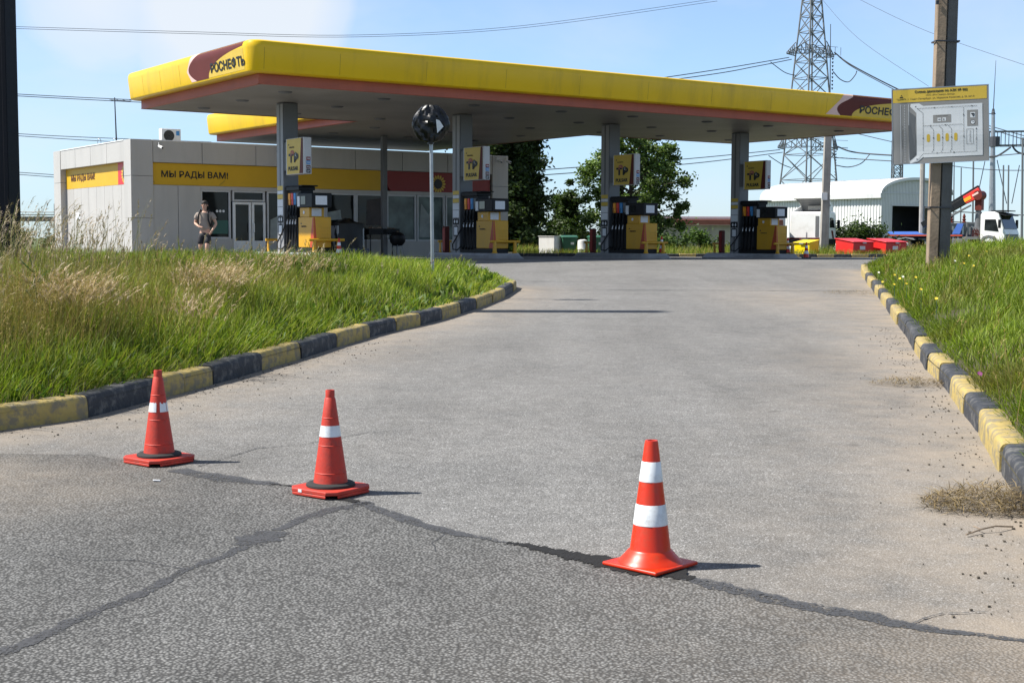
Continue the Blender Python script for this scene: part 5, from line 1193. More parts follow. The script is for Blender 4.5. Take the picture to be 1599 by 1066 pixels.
for x in (-.6, .6): mb.box(x-.03, x+.03, -.3, .3, 0, 1.3)
mb.build('frame', 'steel', t)
t = thing('barbecue_grill', 'dark barbecue grill with firewood on its shelf before the shop windows', 'grill', goods(10.6, -1.0), YAW)
mb = MB(); mb.box(-.75, .75, -.25, .25, .95, 1.02); mb.box(-.75, .75, -.25, -.22, 1.02, 1.2); mb.box(-.75, .75, .22, .25, 1.02, 1.2); mb.build('tray', 'black', t)
mb = MB()
for x in (-.65, .65):
    for y in (-.2, .2): mb.cyl((x, y, 0), (x, y, .95), .022, .022, 6)
mb.build('leg', 'black', t, split=True); mb = MB()
for k in range(14): x = random.uniform(-.6, .6); mb.cyl((x, -.2, 1.1+random.uniform(0, .18)), (x+random.uniform(-.2, .2), .2, 1.12+random.uniform(0, .15)), .045, .045, 7)
mb.build('firewood', 'wood', t)
t = thing('lidded_grill', 'round black kettle grill standing by the firewood grill', 'grill', goods(11.1, -1.5), YAW)
MB().lathe([(.0, .45), (.2, .48), (.32, .62), (.34, .75), (.345, .77), (.32, .9), (.2, 1.02), (.05, 1.06), (0, 1.06)], 24).build('kettle', 'black', t); mb = MB()
for k in range(3): a = k*2.09; mb.cyl((.2*math.cos(a), .2*math.sin(a), .55), (.34*math.cos(a), .34*math.sin(a), 0), .016, .016, 6)
mb.build('leg', 'steel', t, split=True); MB().cyl((0, -.05, 1.08), (0, .05, 1.08), .02, .02, 8).build('handle', 'wood', t)
p = W(4.35, 1.2); t = thing('gas_cylinder', 'faded pink gas cylinder behind the first crash guard', 'gas cylinder', goods(7.55, -1.3))
MB().lathe([(.0, .0), (.17, .0), (.18, .04), (.18, .75), (.15, .85), (.06, .90), (.05, .98), (0, .98)], 20).build('bottle', 'cherry', t); mb = MB(); mb.lathe([(.11, .88), (.115, 1.05), (.105, 1.05), (.10, .88)], 16); mb.build('collar', 'dgrey', t)
mb = MB(); mb.box(.08, .26, -.21, -.19, .45, .72); mb.build('tag', 'paper', t)
for k, (u_, n_) in enumerate(((8.35, 'left'), (9.0, 'right'))):
    t = thing('plastic_crate', f'dark blue plastic crate on the ground before the covered rack, {n_} one', 'crate', goods(u_, -2.0), YAW, 'blue crates before the shop')
    mb = MB(); mb.box(-.3, .3, -.2, .2, 0, .04)
    for z in (.1, .2, .3): mb.box(-.3, .3, -.2, -.18, z-.03, z+.03); mb.box(-.3, .3, .18, .2, z-.03, z+.03); mb.box(-.3, -.28, -.18, .18, z-.03, z+.03); mb.box(.28, .3, -.18, .18, z-.03, z+.03)
    for x in (-.29, .29): 
        for y in (-.19, .19): mb.box(x-.018, x+.018, y-.018, y+.018, .04, .34)
    mb.build('crate_shell', 'navy', t)

# ------------------------------------------------------------------ trees and bushes
LEAFC = np.array([(.032, .058, .014), (.045, .080, .018), (.062, .10, .025), (.026, .046, .013), (.085, .12, .038)])
def foliage(name, parent, clumps, per, leaf, tab, mat='leaf', flat=.6):
    """many small leaf faces gathered in clumps: clumps = [(centre, radius)]"""
    n = len(clumps)*per; C = np.repeat(np.array([c for c, r in clumps]), per, 0); Rr = np.repeat(np.array([r for c, r in clumps]), per)
    d = rng.normal(size=(n, 3)); d /= np.linalg.norm(d, axis=1)[:, None]; q = np.abs(rng.normal(0, .60, n))
    pos = C + d*(Rr*q)[:, None]*np.array([1, 1, .8]); a = rng.normal(size=(n, 3)); a[:, 2] *= flat; a /= np.linalg.norm(a, axis=1)[:, None]
    b = np.cross(a, rng.normal(size=(n, 3))); b /= np.linalg.norm(b, axis=1)[:, None]; s = leaf*rng.uniform(.6, 1.3, n)
    V = np.stack([pos-a*s[:, None], pos+b*(s*.5)[:, None], pos+a*s[:, None], pos-b*(s*.5)[:, None]], 1)
    me = bpy.data.meshes.new(name); me.from_pydata(V.reshape(-1, 3).tolist(), [], (np.arange(n)[:, None]*4+np.arange(4)).tolist())
    tone = np.repeat(rng.uniform(.65, 1.35, len(clumps)), per)
    col = np.ones((n, 4, 4), np.float32); col[:, :, :3] = (tab[rng.integers(0, len(tab), n)]*tone[:, None]*rng.uniform(.8, 1.2, (n, 1)))[:, None, :]
    at_ = me.attributes.new('tint', 'FLOAT_COLOR', 'POINT'); at_.data.foreach_set('color', col.ravel()); me.materials.append(MT[mat])
    o = bpy.data.objects.new(name, me); COL.objects.link(o); o.parent = parent; return o
def tree(loc, h, rx, label, seed, crown0=.18, nbr=34, per=330, leaf=.10, lopsided=(0, 0), group='trees beyond the forecourt', cr=(.45, .95), tab=LEAFC, rfun=None):
    rs = np.random.default_rng(seed); t = thing('broadleaf_tree', label, 'tree', loc, 0, group); mb = MB()
    top = (lopsided[0]*.4, 0, h*.80); pts = [(0, 0, -.2), (.05, .03, h*.2), (-.05+lopsided[0]*.15, 0, h*.45), top]; r0 = h*.026
    mb.tube(pts, [r0, r0*.8, r0*.55, r0*.2], 9); cl = []
    for k in range(nbr):
        f = (k+.5)/nbr; z = h*(crown0+(1-crown0)*f*.97); a = k*2.399+rs.uniform(-.4, .4)
        prof = rfun(f) if rfun else math.sin(PI*min(1, .12+.85*f))**.7*(1-.35*f)+.12
        q = rx*prof*rs.uniform(.45, 1.0); c = np.array([q*math.cos(a)+lopsided[0]*f, q*math.sin(a)*.8+lopsided[1]*f, z]); r = rs.uniform(*cr)*(1-.3*f)
        cl.append((c, r)); zb = max(h*.12, z-h*.16); w_ = max(0, min(1, zb/(h*.8))); b0 = Vector((lopsided[0]*.3*w_, 0, zb))
        mid = b0.lerp(Vector(c), .55)+Vector((0, 0, .12*h*.3)); mb.tube([b0, mid, Vector(c)], [r0*.35, r0*.2, r0*.06], 6)
        for _ in range(2):
            c2 = c+rs.normal(size=3)*r*.8; cl.append((c2, r*rs.uniform(.5, .9)))
    mb.build('trunk', 'bark', t); foliage('crown', t, cl, per, leaf, tab); return t
def gz(y): return zf(y)
tree((-.7, 82, .7), 8.8, 2.6, 'dense dark tree rising behind the shop, right of its end pilaster', 3, .03, 80, 420, .15, cr=(.8, 1.3), tab=LEAFC*.75, rfun=lambda f: (1.0-.35*abs(f-.45))*.95)
tree((7.3, 85, .7), 7.9, 3.1, 'wide airy tree behind the third column with a branch reaching right', 12, .14, 52, 340, .12, lopsided=(.25, 0), cr=(.5, .95), tab=LEAFC*np.array([1.9, 1.8, 1.7]), rfun=lambda f: .55+.55*math.sin(PI*min(1, f*1.05)))
tree((3.6, 88, .7), 3.9, 1.2, 'small slim tree in the gap between the two big trees', 21, .05, 22, 330, .12, cr=(.4, .8))
def bush(loc, rx, h, label, seed, n=9, per=260, leaf=.10, tab=LEAFC, name='bush', grp='bushes beyond the forecourt', flat=False):
    rs = np.random.default_rng(seed); t = thing(name, label, 'bush', loc, 0, grp); cl = []; mb = MB()
    for k in range(n):
        a = rs.uniform(0, 2*PI); q = rx*math.sqrt(rs.uniform(0, 1)); c = (q*math.cos(a), q*math.sin(a)*.6, h*rs.uniform(.25, .8)*(1-.4*q/rx)); cl.append((np.array(c), rs.uniform(.25, .45)*h)); mb.tube([(c[0]*.3, c[1]*.3, -.1), (c[0]*.8, c[1]*.8, c[2]*.6), c], [.03, .02, .008], 5)
    mb.build('stem', 'bark', t); foliage('leaves', t, cl, per, leaf, tab); return t
GB = LEAFC*np.array([1.25, 1.3, 1.2])
bush((2.8, 86, .7), 2.4, 2.1, 'low dark scrub between the shop and the big airy tree', 31, 14)
bush((8.2, 80, .75), 2.0, 1.5, 'bushy scrub at the left foot of the plastered wall', 32, 12, tab=GB)
bush((11.2, 81, .75), 1.3, 1.7, 'light green shrub in front of the plastered wall, left of the fourth column', 33, 9, tab=GB)
bush((13.4, 83, .75), .8, .9, 'small tuft of shrub by the plastered wall just left of the fourth column', 36, 6, tab=GB)
bush((24.9, 99, .7), 2.0, 2.7, 'round dark bush right of the white tractor cab before the shed', 34, 15, per=480, leaf=.12, tab=LEAFC)
bush((28.3, 101, .7), .7, 1.2, 'small bush at the shed corner beside the round bush', 35, 5, tab=GB)
t = thing('hedge', 'dark hedge behind the bins, between the two big trees', 'hedge', (3.2, 90, .7)); cl = [(np.array([rng.uniform(-5, 5.5), rng.uniform(-.6, .6), rng.uniform(.2, 1.2)]), .5) for _ in range(80)]
foliage('leaves', t, cl, 190, .15, LEAFC*.6)  # leaf colours scaled darker over the whole hedge
# left background: hedge, railing
t = thing('hedge', 'dark hedge behind the railing at far left, beyond the tall grass', 'hedge', (-29, 80, .7)); cl = [(np.array([rng.uniform(-9, 8), rng.uniform(-.5, .5), rng.uniform(.3, 1.3)]), .5) for _ in range(60)]
foliage('leaves', t, cl, 130, .13, LEAFC*.8)
t = thing('railing_fence', 'pale railing with dark posts at far left beyond the tall grass', 'fence', (-29, 78, .7)); mb = MB()
for z in (2.28, 2.12): mb.cyl((-10, 0, z), (9.5, 0, z), .03, .03, 6)
mb.build('rail', 'steel', t); mb = MB(); mb.box(-10, 9.5, -.03, .03, 1.75, 2.02); mb.build('panel', 'dconcrete', t)
for k in range(10):
    mb = MB(); x = -9.6+k*2.1; mb.box(x-.06, x+.06, -.08, .08, -.2, 2.3+(.45 if k % 3 == 0 else .12)); mb.build('post', 'dgrey', t, bevel=.01)

# ------------------------------------------------------------------ bins and boxes beyond the far kerb
def wedge_bin(loc, w, d, h0, h1, mat, label, rz, grp, sticker=True, name='sand_bin'):
    t = thing(name, label, 'bin', loc, rz, grp); mb = MB(); mb.prism([(-d/2, 0), (d/2, 0), (d/2+.02, h1), (-d/2-.02, h0)], 'x', -w/2, w/2); mb.build('body', mat, t, bevel=.02)
    mb = MB(); mb.prism([(-d/2-.08, h0+.005), (d/2+.06, h1+.005), (d/2+.06, h1+.045), (-d/2-.08, h0+.045)], 'x', -w/2-.05, w/2+.05); mb.build('lid', mat, t, bevel=.01)
    if sticker: mb = MB(); mb.box(-w*.18, w*.08, -d/2-.024, -d/2-.012, h0*.42, h0*.72); mb.build('label_sticker', 'paper', t)
    mb = MB(); mb.box(-.12, .12, -d/2-.10, -d/2-.08, h0-.05, h0+.02); mb.build('latch', 'steel', t); return t
wedge_bin((17.5, 70, .79), 1.35, 1.3, .62, .80, 'binred', 'red lidded sand bin with white sticker, left of the two red bins', R(28), 'red sand bins beyond the forecourt')
wedge_bin((19.25, 70.3, .79), 1.4, 1.3, .62, .80, 'binred', 'red lidded sand bin with white sticker, right of the two red bins', R(28), 'red sand bins beyond the forecourt')
wedge_bin((15.05, 70, .79), .88, .9, .58, .72, 'binyel', 'yellow grit bin just right of the fourth pump island', R(-42), None, False, 'grit_bin')
t = thing('white_cabinet', 'bright white low cabinet standing left of the green wheelie bins', 'cabinet', (1.95, 69.5, .77), R(-34)); mb = MB(); mb.box(-.46, .46, -.4, .4, .05, .88); mb.build('body', 'white', t, bevel=.015); mb = MB(); mb.box(-.49, .49, -.43, .43, .885, .915); mb.build('top', 'white', t, bevel=.01)
mb = MB(); mb.box(-.44, .44, -.36, .36, 0, .05); mb.build('plinth', 'dgrey', t)
def wheelie(loc, label, w=.75, dup_=None):
    t = thing('wheelie_bin', label, 'bin', loc, R(10), 'green wheelie bins'); mb = MB(); mb.add([(-w*.42, -.26, .12), (w*.42, -.26, .12), (w*.42, .26, .12), (-w*.42, .26, .12), (-w/2, -.34, .82), (w/2, -.34, .82), (w/2, .34, .82), (-w/2, .34, .82)], [(0, 3, 2, 1), (4, 5, 6, 7), (0, 1, 5, 4), (1, 2, 6, 5), (2, 3, 7, 6), (3, 0, 4, 7)]); mb.build('body', 'bingreen', t, bevel=.02)
    mb = MB(); mb.prism([(-.40, .83), (.38, .85), (.36, .93), (-.05, .97), (-.38, .90)], 'x', -w/2-.04, w/2+.04); mb.build('lid', 'bingreen', t, bevel=.02)
    for s in (-1, 1): mb = MB(); mb.cyl((s*w*.40, .24, .10), (s*w*.46, .24, .10), .10, .10, 14); mb.build('wheel', 'rubber', t)
    mb = MB(); mb.box(.05, .22, -.318, -.306, .50, .62); mb.build('label_sticker', 'paper', t); return t
wheelie((2.85, 69.5, .76), 'green wheelie bin directly right of the white cabinet'); wheelie((4.25, 69.3, .76), 'green wheelie bin beside the third column')
t = thing('white_barrel', 'pale plastic barrel between the two green wheelie bins', 'barrel', (3.55, 69.2, .76)); MB().lathe([(0, 0), (.24, .0), (.26, .05), (.26, .25), (.275, .28), (.26, .31), (.26, .6), (.24, .72), (.10, .76), (0, .76)], 20).build('drum', 'white', t); mb = MB(); mb.cyl((.1, 0, .76), (.1, 0, .80), .04, .04, 10); mb.build('cap', 'dgrey', t)

# plastered wall / low shed with rusty roof
t = thing('low_storehouse', 'long low plastered storehouse with a rusty brown roof edge behind the shrubs', 'storehouse', (12.5, 95, .6))
mb = MB(); mb.box(-3.2, 6, 0, 5, 0, 1.95); mb.build('wall', 'plaster', t); mb = MB(); mb.prism([(-.35, 1.95), (5.2, 2.35), (5.2, 2.50), (-.35, 2.32)], 'x', -3.4, 6.2); mb.build('roof', 'rust', t)
mb = MB(); mb.prism([(1.0, 2.40), (5.1, 2.54), (5.1, 2.64), (1.0, 2.56)], 'x', -3.4, 6.2); mb.build('roof_sheet', 'sheetwhite', t)

# ------------------------------------------------------------------ arched white shed
HD = Vector((-7.2, 12, 0)).normalized(); HN = Vector((HD.y, -HD.x, 0)); HA = Vector((30.9, 115, .55)); hyaw = math.atan2(HN.y, HN.x)
t = thing('arched_shed', 'white corrugated shed with an arched roof and a dark open doorway', 'shed', HA, hyaw)   # local x along the front, y along the side
WD, LN, EH = 8.1, 14.4, 4.95
mb = MB(); n = 84
for k in range(n):      # corrugated side
    y0, y1 = LN*k/n, LN*(k+1)/n; a = 0 if k % 2 else .05
    mb.quad((a, y0, -.2), (a, y1, -.2), (a, y1, EH), (a, y0, EH)); b = .05-a if k < n-1 else 0
    mb.quad((a, y1, -.2), (.05-a, y1, -.2), (.05-a, y1, EH), (a, y1, EH))
mb.build('side_wall', 'sheetwhite', t, smooth=False, fixn=False)
mb = MB(); m = 92
def arch(x): return EH + 1.25*math.sqrt(max(0, 1-((x-WD/2)/(WD/2+.001))**2))
DX0, DX1, DH = 1.25, 7.2, 3.9
for k in range(m):
    x0, x1 = WD*k/m, WD*(k+1)/m; a = 0 if k % 2 else -.04; zb = DH if DX0 < (x0+x1)/2 < DX1 else -.2
    mb.quad((x0, a, zb), (x1, a, zb), (x1, a, arch(x1)), (x0, a, arch(x0)))
    mb.quad((x1, a, zb), (x1, -.04-a, zb), (x1, -.04-a, arch(x1)), (x1, a, arch(x1)))
mb.build('front_wall', 'sheetwhite', t, smooth=False, fixn=False)
mb = MB(); mb.box(-.02, WD+.02, -.07, -.045, EH-.03, EH+.05); mb.box(DX0-.1, DX0, -.08, .05, -.2, DH+.1); mb.box(DX0, DX1, -.08, .05, DH, DH+.1); mb.build('front_trim', 'lgrey', t)
mb = MB(); mb.box(.3, WD-.3, 3.0, 3.1, -.2, EH); mb.box(.2, WD-.2, .1, LN-.1, -.25, -.15); mb.build('dark_interior', 'black', t)
mb = MB(); mb.box(WD-.05, WD, 0, LN, -.2, EH); mb.box(0, WD, LN-.05, LN, -.2, EH); mb.build('far_walls', 'sheetwhite', t)
mb = MB(); ns = 22; pts = []
for k in range(ns+1):
    a = PI*k/ns; x = WD/2-(WD/2+.35)*math.cos(a); pts.append((x, EH+1.40*math.sin(a)-.02))
for j, y in enumerate(np.linspace(-.35, LN+.35, 9)):
    for x, z in pts: mb.v.append((x, y, z))
for j in range(8):
    for k in range(ns): a = j*(ns+1)+k; mb.f.append((a, a+1, a+ns+2, a+ns+1)); mb.m.append(0)
for j, y in enumerate((-.35, LN+.35)):
    o_ = len(mb.v); mb.v += [(x, y, z) for x, z in pts]+[(x, y, max(EH-.25, z-.22)) for x, z in pts]
    for k in range(ns): mb.f.append((o_+k, o_+k+1, o_+ns+1+k+1, o_+ns+1+k)); mb.m.append(0)
mb.build('arched_roof', 'sheetwhite', t); mb = MB()
for y in np.linspace(.9, LN-.5, 10):
    mb.tube([(x, y, z+.012) for x, z in pts], .022, 4)
mb.build('roof_seams', 'sheetwhite', t)
mb = MB(); mb.box(-.42, -.30, -.35, LN+.35, EH-.42, EH-.02); mb.box(-.30, -.0, -.35, LN+.35, EH-.10, EH-.04); mb.build('eave_fascia', 'lgrey', t)

# ------------------------------------------------------------------ white tractor unit seen from behind-left
TY = 97.; t = thing('tractor_unit', 'white lorry tractor unit with tall roof deflector parked before the shed', 'lorry', (21.25, TY, .66), R(-36))
mb = MB(); mb.prism([(-1.15, .95), (-1.15, 2.72), (-1.05, 2.86), (1.05, 2.86), (1.2, 2.6), (1.28, 1.9), (1.25, .95)], 'x', -1.22, 1.22)
# cab drawn with its back towards the camera-left: local x across, y forward
t2 = mb.build('cab', 'whitecab', t, bevel=.06, seg=3)
mb = MB(); mb.prism([(-.95, 2.88), (.95, 2.88), (.80, 3.25), (.2, 3.72), (-.75, 3.86), (-.80, 3.80), (.05, 3.62), (.5, 3.3)], 'x', -1.15, -1.07); mb.prism([(-.95, 2.88), (.95, 2.88), (.80, 3.25), (.2, 3.72), (-.75, 3.86), (-.80, 3.80), (.05, 3.62), (.5, 3.3)], 'x', 1.07, 1.15)
mb.prism([(.95, 2.88), (.80, 3.25), (.2, 3.72), (-.75, 3.86), (-.75, 3.80), (.15, 3.66), (.72, 3.22), (.87, 2.88)], 'x', -1.07, 1.07); mb.build('roof_deflector', 'whitecab', t, bevel=.02)
mb = MB(); mb.box(-.45, .45, .2, .35, 3.0, 3.3); mb.build('deflector_brace', 'plaster', t); mb = MB(); mb.prism([(.80, 2.90), (.66, 3.2), (.1, 3.58), (-.55, 3.74), (-.5, 3.70), (.05, 3.52), (.55, 3.15), (.7, 2.90)], 'x', -1.04, 1.04); mb.build('deflector_lining', 'dgrey', t)
mb = MB(); mb.prism([(.15, 1.75), (.15, 2.45), (.75, 2.45), (1.02, 1.75)], 'x', 1.222, 1.235); mb.build('side_window', 'cabglass', t)
mb = MB(); mb.prism([(1.215, 1.75), (1.14, 2.58), (1.16, 2.60), (1.30, 1.75)], 'x', -1.05, 1.05); mb.build('windscreen', 'cabglass', t)
mb = MB()
for k in range(3): mb.prism([(-.9+k*.35, 2.62), (-.65+k*.35, 2.62), (-.6+k*.35, 2.52), (-.85+k*.35, 2.52)], 'x', 1.224, 1.23)
mb.prism([(-.75, 2.3), (-.35, 2.3), (-.15, 1.75), (-.5, 1.75)], 'x', 1.224, 1.23); mb.prism([(-.45, 1.6), (-.1, 1.6), (-.02, 1.35), (-.35, 1.35)], 'x', 1.224, 1.23); mb.build('blue_decals', 'navy', t)
mb = MB(); mb.prism([(.4, 1.55), (.75, 1.55), (.95, .98), (.7, .98)], 'x', 1.224, 1.23); mb.build('red_decal', 'burg', t)
mb = MB(); mb.box(.72, .98, -1.17, -1.155, 1.1, 2.55); mb.build('air_duct', 'dgrey', t)
mb = MB(); mb.box(-.42, .42, -5.2, 1.0, .62, .90); mb.box(-1.2, 1.2, -1.2, 1.3, .45, .95); mb.build('chassis', 'black', t, bevel=.02)
mb = MB(); mb.box(-1.15, 1.15, -1.5, -1.2, .85, 1.05); mb.build('catwalk', 'burg', t)
def wheel(p, r_, w, parent):
    mb = MB(); mb.cyl((p[0]-w/2, p[1], p[2]), (p[0]+w/2, p[1], p[2]), r_, r_, 24); o = mb.build('wheel', 'rubber', parent, bevel=.03); s = 1 if p[0] > 0 else -1
    mb = MB(); mb.cyl((p[0]+s*w/2, p[1], p[2]), (p[0]+s*(w/2+.02), p[1], p[2]), r_*.58, r_*.42, 16); mb.build('rim', 'steel', o)
for s in (-1, 1): wheel((s*1.02, .55, .5), .5, .3, t); wheel((s*.92, -3.2, .5), .5, .5, t)
mb = MB()
for s in (-1, 1): mb.box(s*1.45-.1, s*1.45+.1, 1.1, 1.25, 1.7, 2.3); mb.box(s*1.3-.15, s*1.3+.15, 1.13, 1.17, 2.2, 2.24)
mb.build('mirror', 'black', t, bevel=.03, split=True)
mb = MB(); mb.box(-1.0, 1.0, 1.05, 1.45, 2.62, 2.70); mb.build('sun_visor', 'black', t)
t = thing('roadside_notice', 'white notice board standing left of the tractor unit behind the fourth pump', 'notice board', (18.7, 96, .7)); mb = MB(); mb.box(-.05, .05, 0, .06, 0, 3.1); mb.build('post', 'lgrey', t); mb = MB(); mb.box(-.40, .42, -.05, -.0, 1.0, 3.2); mb.build('panel', 'sheetwhite', t); mb = MB(); mb.box(-.06, .06, -.056, -.051, 1.9, 2.1); mb.box(-.28, .28, -.056, -.051, 1.62, 1.68); mb.build('print', 'ink', t)

# ------------------------------------------------------------------ crane truck: nose to the right, a little towards us
t = thing('crane_truck', 'white flatbed truck with blue bed and folded red loading crane at the right edge', 'truck', (31.65, 100.5, .62), R(-43))   # local x forward
CB = [(3.3, .80), (3.3, 2.75), (3.42, 2.92), (4.25, 2.97), (4.62, 2.80), (5.02, 1.70), (5.12, 1.45), (5.12, .75)]
mb = MB(); mb.prism(CB, 'y', -1.2, 1.2); mb.build('cab', 'whitecab', t, bevel=.07, seg=3)
mb = MB(); mb.prism([(3.62, 1.66), (3.64, 2.42), (4.42, 2.42), (4.66, 1.55)], 'y', -1.215, -1.202); mb.build('side_window', 'cabglass', t)
mb = MB(); mb.add([(5.015, -1.08, 1.74), (5.015, 1.08, 1.74), (4.65, 1.02, 2.74), (4.65, -1.02, 2.74)], [(0, 1, 2, 3)]); ws = mb.build('windscreen', 'cabglass', t); ws.location = (.028, 0, .01)
mb = MB(); mb.prism([(4.58, 2.78), (5.08, 2.66), (5.10, 2.70), (4.60, 2.88)], 'y', -1.1, 1.1); mb.build('sun_visor', 'black', t)
mb = MB(); mb.box(4.0, 4.9, -1.0, 1.0, 2.99, 3.06); mb.build('roof_rack', 'black', t)
mb = MB(); mb.box(5.13, 5.16, -1.0, 1.0, .95, 1.38); mb.box(4.7, 5.2, -1.2, 1.2, .42, .78); mb.build('grille_and_bumper', 'dgrey', t, bevel=.03)
mb = MB(); mb.prism([(3.35, .62), (3.35, .95), (3.55, 1.22), (3.95, 1.32), (4.40, 1.22), (4.62, .95), (4.65, .62), (4.52, .62), (4.42, .95), (4.22, 1.10), (3.92, 1.18), (3.65, 1.10), (3.50, .9), (3.46, .62)], 'y', -1.26, -1.0); mb.build('mudguard', 'dgrey', t)
mb = MB()
for s in (-1, 1): mb.box(4.75, 4.9, s*1.48-.1, s*1.48+.1, 1.8, 2.4)
mb.build('mirror', 'black', t, bevel=.03, split=True)
for s in (-1, 1):
    for x in (4.0, -2.4):
        mb = MB(); mb.cyl((x, s*1.0-.14, .5), (x, s*1.0+.14, .5), .5, .5, 24); w_ = mb.build('wheel', 'rubber', t, bevel=.03); mb = MB(); mb.cyl((x, s*1.14, .5), (x, s*1.17, .5), .30, .22, 16); mb.build('rim', 'steel', w_)
mb = MB(); mb.prism([(-3.15, .95), (-3.0, 1.10), (-2.4, 1.16), (-1.8, 1.10), (-1.65, .95), (-1.7, .95), (-2.4, 1.09), (-3.1, .95)], 'y', -1.2, -.85); mb.build('rear_mudguard', 'steel', t)
mb = MB(); mb.box(-3.0, 3.3, -.45, .45, .62, .95); mb.build('chassis', 'black', t)
mb = MB(); mb.box(-3.9, 2.0, -1.22, 1.22, 1.20, 1.36); mb.build('bed_frame', 'navy', t, bevel=.01)
bpy.context.view_layer.update(); iw = (Matrix.Translation(t.location) @ t.rotation_euler.to_matrix().to_4x4()).inverted()
q4 = [iw @ at(px, py, dd) for px, py, dd in ((1402, 371.5, 102.6), (1470, 370.5, 101.2), (1452, 369, 102.6), (1432, 361.5, 104.4), (1386, 361.5, 104.8))]
mb = MB(); mb.v = [tuple(p) for p in q4]+[(p.x, p.y, p.z-.07) for p in q4]; mb.f = [(0, 1, 2, 3, 4), (9, 8, 7, 6, 5)]+[(i, (i+1) % 5, 5+(i+1) % 5, 5+i) for i in range(5)]; mb.m = [0]*7; mb.build('beaver_tail', 'blue', t, smooth=False); mb = MB(); mb.box(-3.8, .9, -1.15, 1.15, 1.362, 1.38); mb.build('bed_floor', 'blue', t)
mb = MB(); mb.prism([(1.15, 1.40), (1.55, 2.15), (2.0, 2.15), (1.75, 1.40)], 'y', -1.1, -1.02); mb.build('bed_headboard', 'blue', t)
mb = MB(); mb.box(-3.85, 2.0, -1.235, -1.222, 1.24, 1.33); mb.build('reflective_stripe', 'orange', t)
mb = MB(); mb.box(-1.0, 1.0, -1.0, -.6, .62, 1.1); mb.box(1.2, 2.4, -1.2, -.5, .55, 1.05); mb.build('tool_box', 'dgrey', t, bevel=.02)
mb = MB(); mb.box(2.2, 2.95, -.55, .55, .95, 1.9); mb.cyl((2.6, 0, 1.9), (2.6, 0, 3.2), .25, .20, 12); mb.box(2.0, 3.1, -1.2, 1.2, 1.0, 1.2); mb.cyl((2.15, -.8, 1.2), (2.15, -.8, 2.2), .08, .08, 8); cbm = mb.build('crane_base', 'dgrey', t)
def beam(name, p0, p1, h0, h1, w, mat, par):
    p0, p1 = Vector(p0), Vector(p1); d = (p1-p0).normalized(); u_ = Vector((0, 1, 0)); n_ = d.cross(u_).normalized(); vs = []
    for p, h in ((p0, h0), (p1, h1)):
        for a, b in ((-1, -1), (1, -1), (1, 1), (-1, 1)): vs.append(p+u_*a*w/2+n_*b*h/2)
    return MB().add(vs, [(0, 3, 2, 1), (4, 5, 6, 7), (0, 1, 5, 4), (1, 2, 6, 5), (2, 3, 7, 6), (3, 0, 4, 7)]).build(name, mat, par, bevel=.02)
beam('crane_boom', (2.9, -.35, 4.40), (1.75, -.35, 3.83), .68, .56, .36, 'cranered', t)
bm_ = beam('crane_jib', (2.6, -.02, 4.75), (-1.3, -.02, 2.5), .30, .30, .26, 'black', t)
beam('crane_extension', (1.8, -.36, 3.83), (-1.5, -.36, 2.05), .50, .42, .30, 'black', t); beam('crane_ram', (2.3, -.62, 3.45), (.0, -.62, 2.3), .12, .16, .14, 'dgrey', t)
beam('yellow_decal', (2.25, -.545, 4.03), (1.75, -.545, 3.78), .26, .26, .02, 'craneyel', t); beam('white_decal', (2.8, -.545, 4.35), (2.35, -.545, 4.12), .14, .14, .02, 'palepink', t)
mb = MB(); mb.cyl((2.75, -.55, 4.15), (2.75, .2, 4.15), .34, .34, 16); mb.box(2.45, 2.95, -.3, .1, 3.1, 4.1); mb.build('crane_knuckle', 'burg', t)
mb = MB()
for k in range(5): mb.tube([(2.5+.1*k, -.7, 1.2), (2.6+.1*k, -.85, 1.7+.1*(k % 2)), (2.75+.08*k, -.75, 1.3)], .03, 5)
mb.build('hoses', 'burg', t)
for k, (x, y, m, l) in enumerate(((38.6, 92, 'cherry', 'faded red barrel in the grass before the crane truck cab'),)):
    t = thing('barrel', l, 'barrel', (x-1.6, y, .75)); MB().lathe([(0, 0), (.29, 0), (.29, .28), (.305, .3), (.29, .32), (.29, .58), (.305, .6), (.29, .62), (.29, .88), (0, .88)], 18).build('drum', m, t); mb = MB(); mb.cyl((.12, 0, .88), (.12, 0, .91), .04, .04, 8); mb.build('bung', 'steel', t)

# ------------------------------------------------------------------ lamp poles, masts
def pole(name, px, yb, pxt, yt, d, r0, r1, mat, label, cat='pole', n=4, extra=None, grp=None):
    a, b = at(px, yb, d), at(pxt, yt, d); t = thing(name, label, cat, (a.x, a.y, zf(d)), 0, grp); mb = MB(); mb.cyl((0, 0, -.3), (b.x-a.x, 0, b.z-zf(d)), r0, r1, n); mb.build('shaft', mat, t); 
    if extra: extra(t, b.x-a.x, b.z-zf(d))
    return t
def ribs(t, dx, h):
    mb = MB(); mb.box(-.22, .10, -.24, -.16, 3.05, 3.45); mb.build('junction_box', 'white', t)
pole('concrete_pole', 1286, 392, 1295, 150, 76, .30, .24, 'concrete', 'square concrete pole standing right of the fourth pump before the lorry', extra=ribs)
pole('lamp_pole', 1439, 372, 1441, 235, 104, .21, .19, 'concrete', 'pale slim concrete pole in front of the shed doorway', 'pole', 8, lambda t, dx, h: MB().box(-.15, .35, -.05, .05, h-.4, h-.3).build('bracket', 'steel', t))
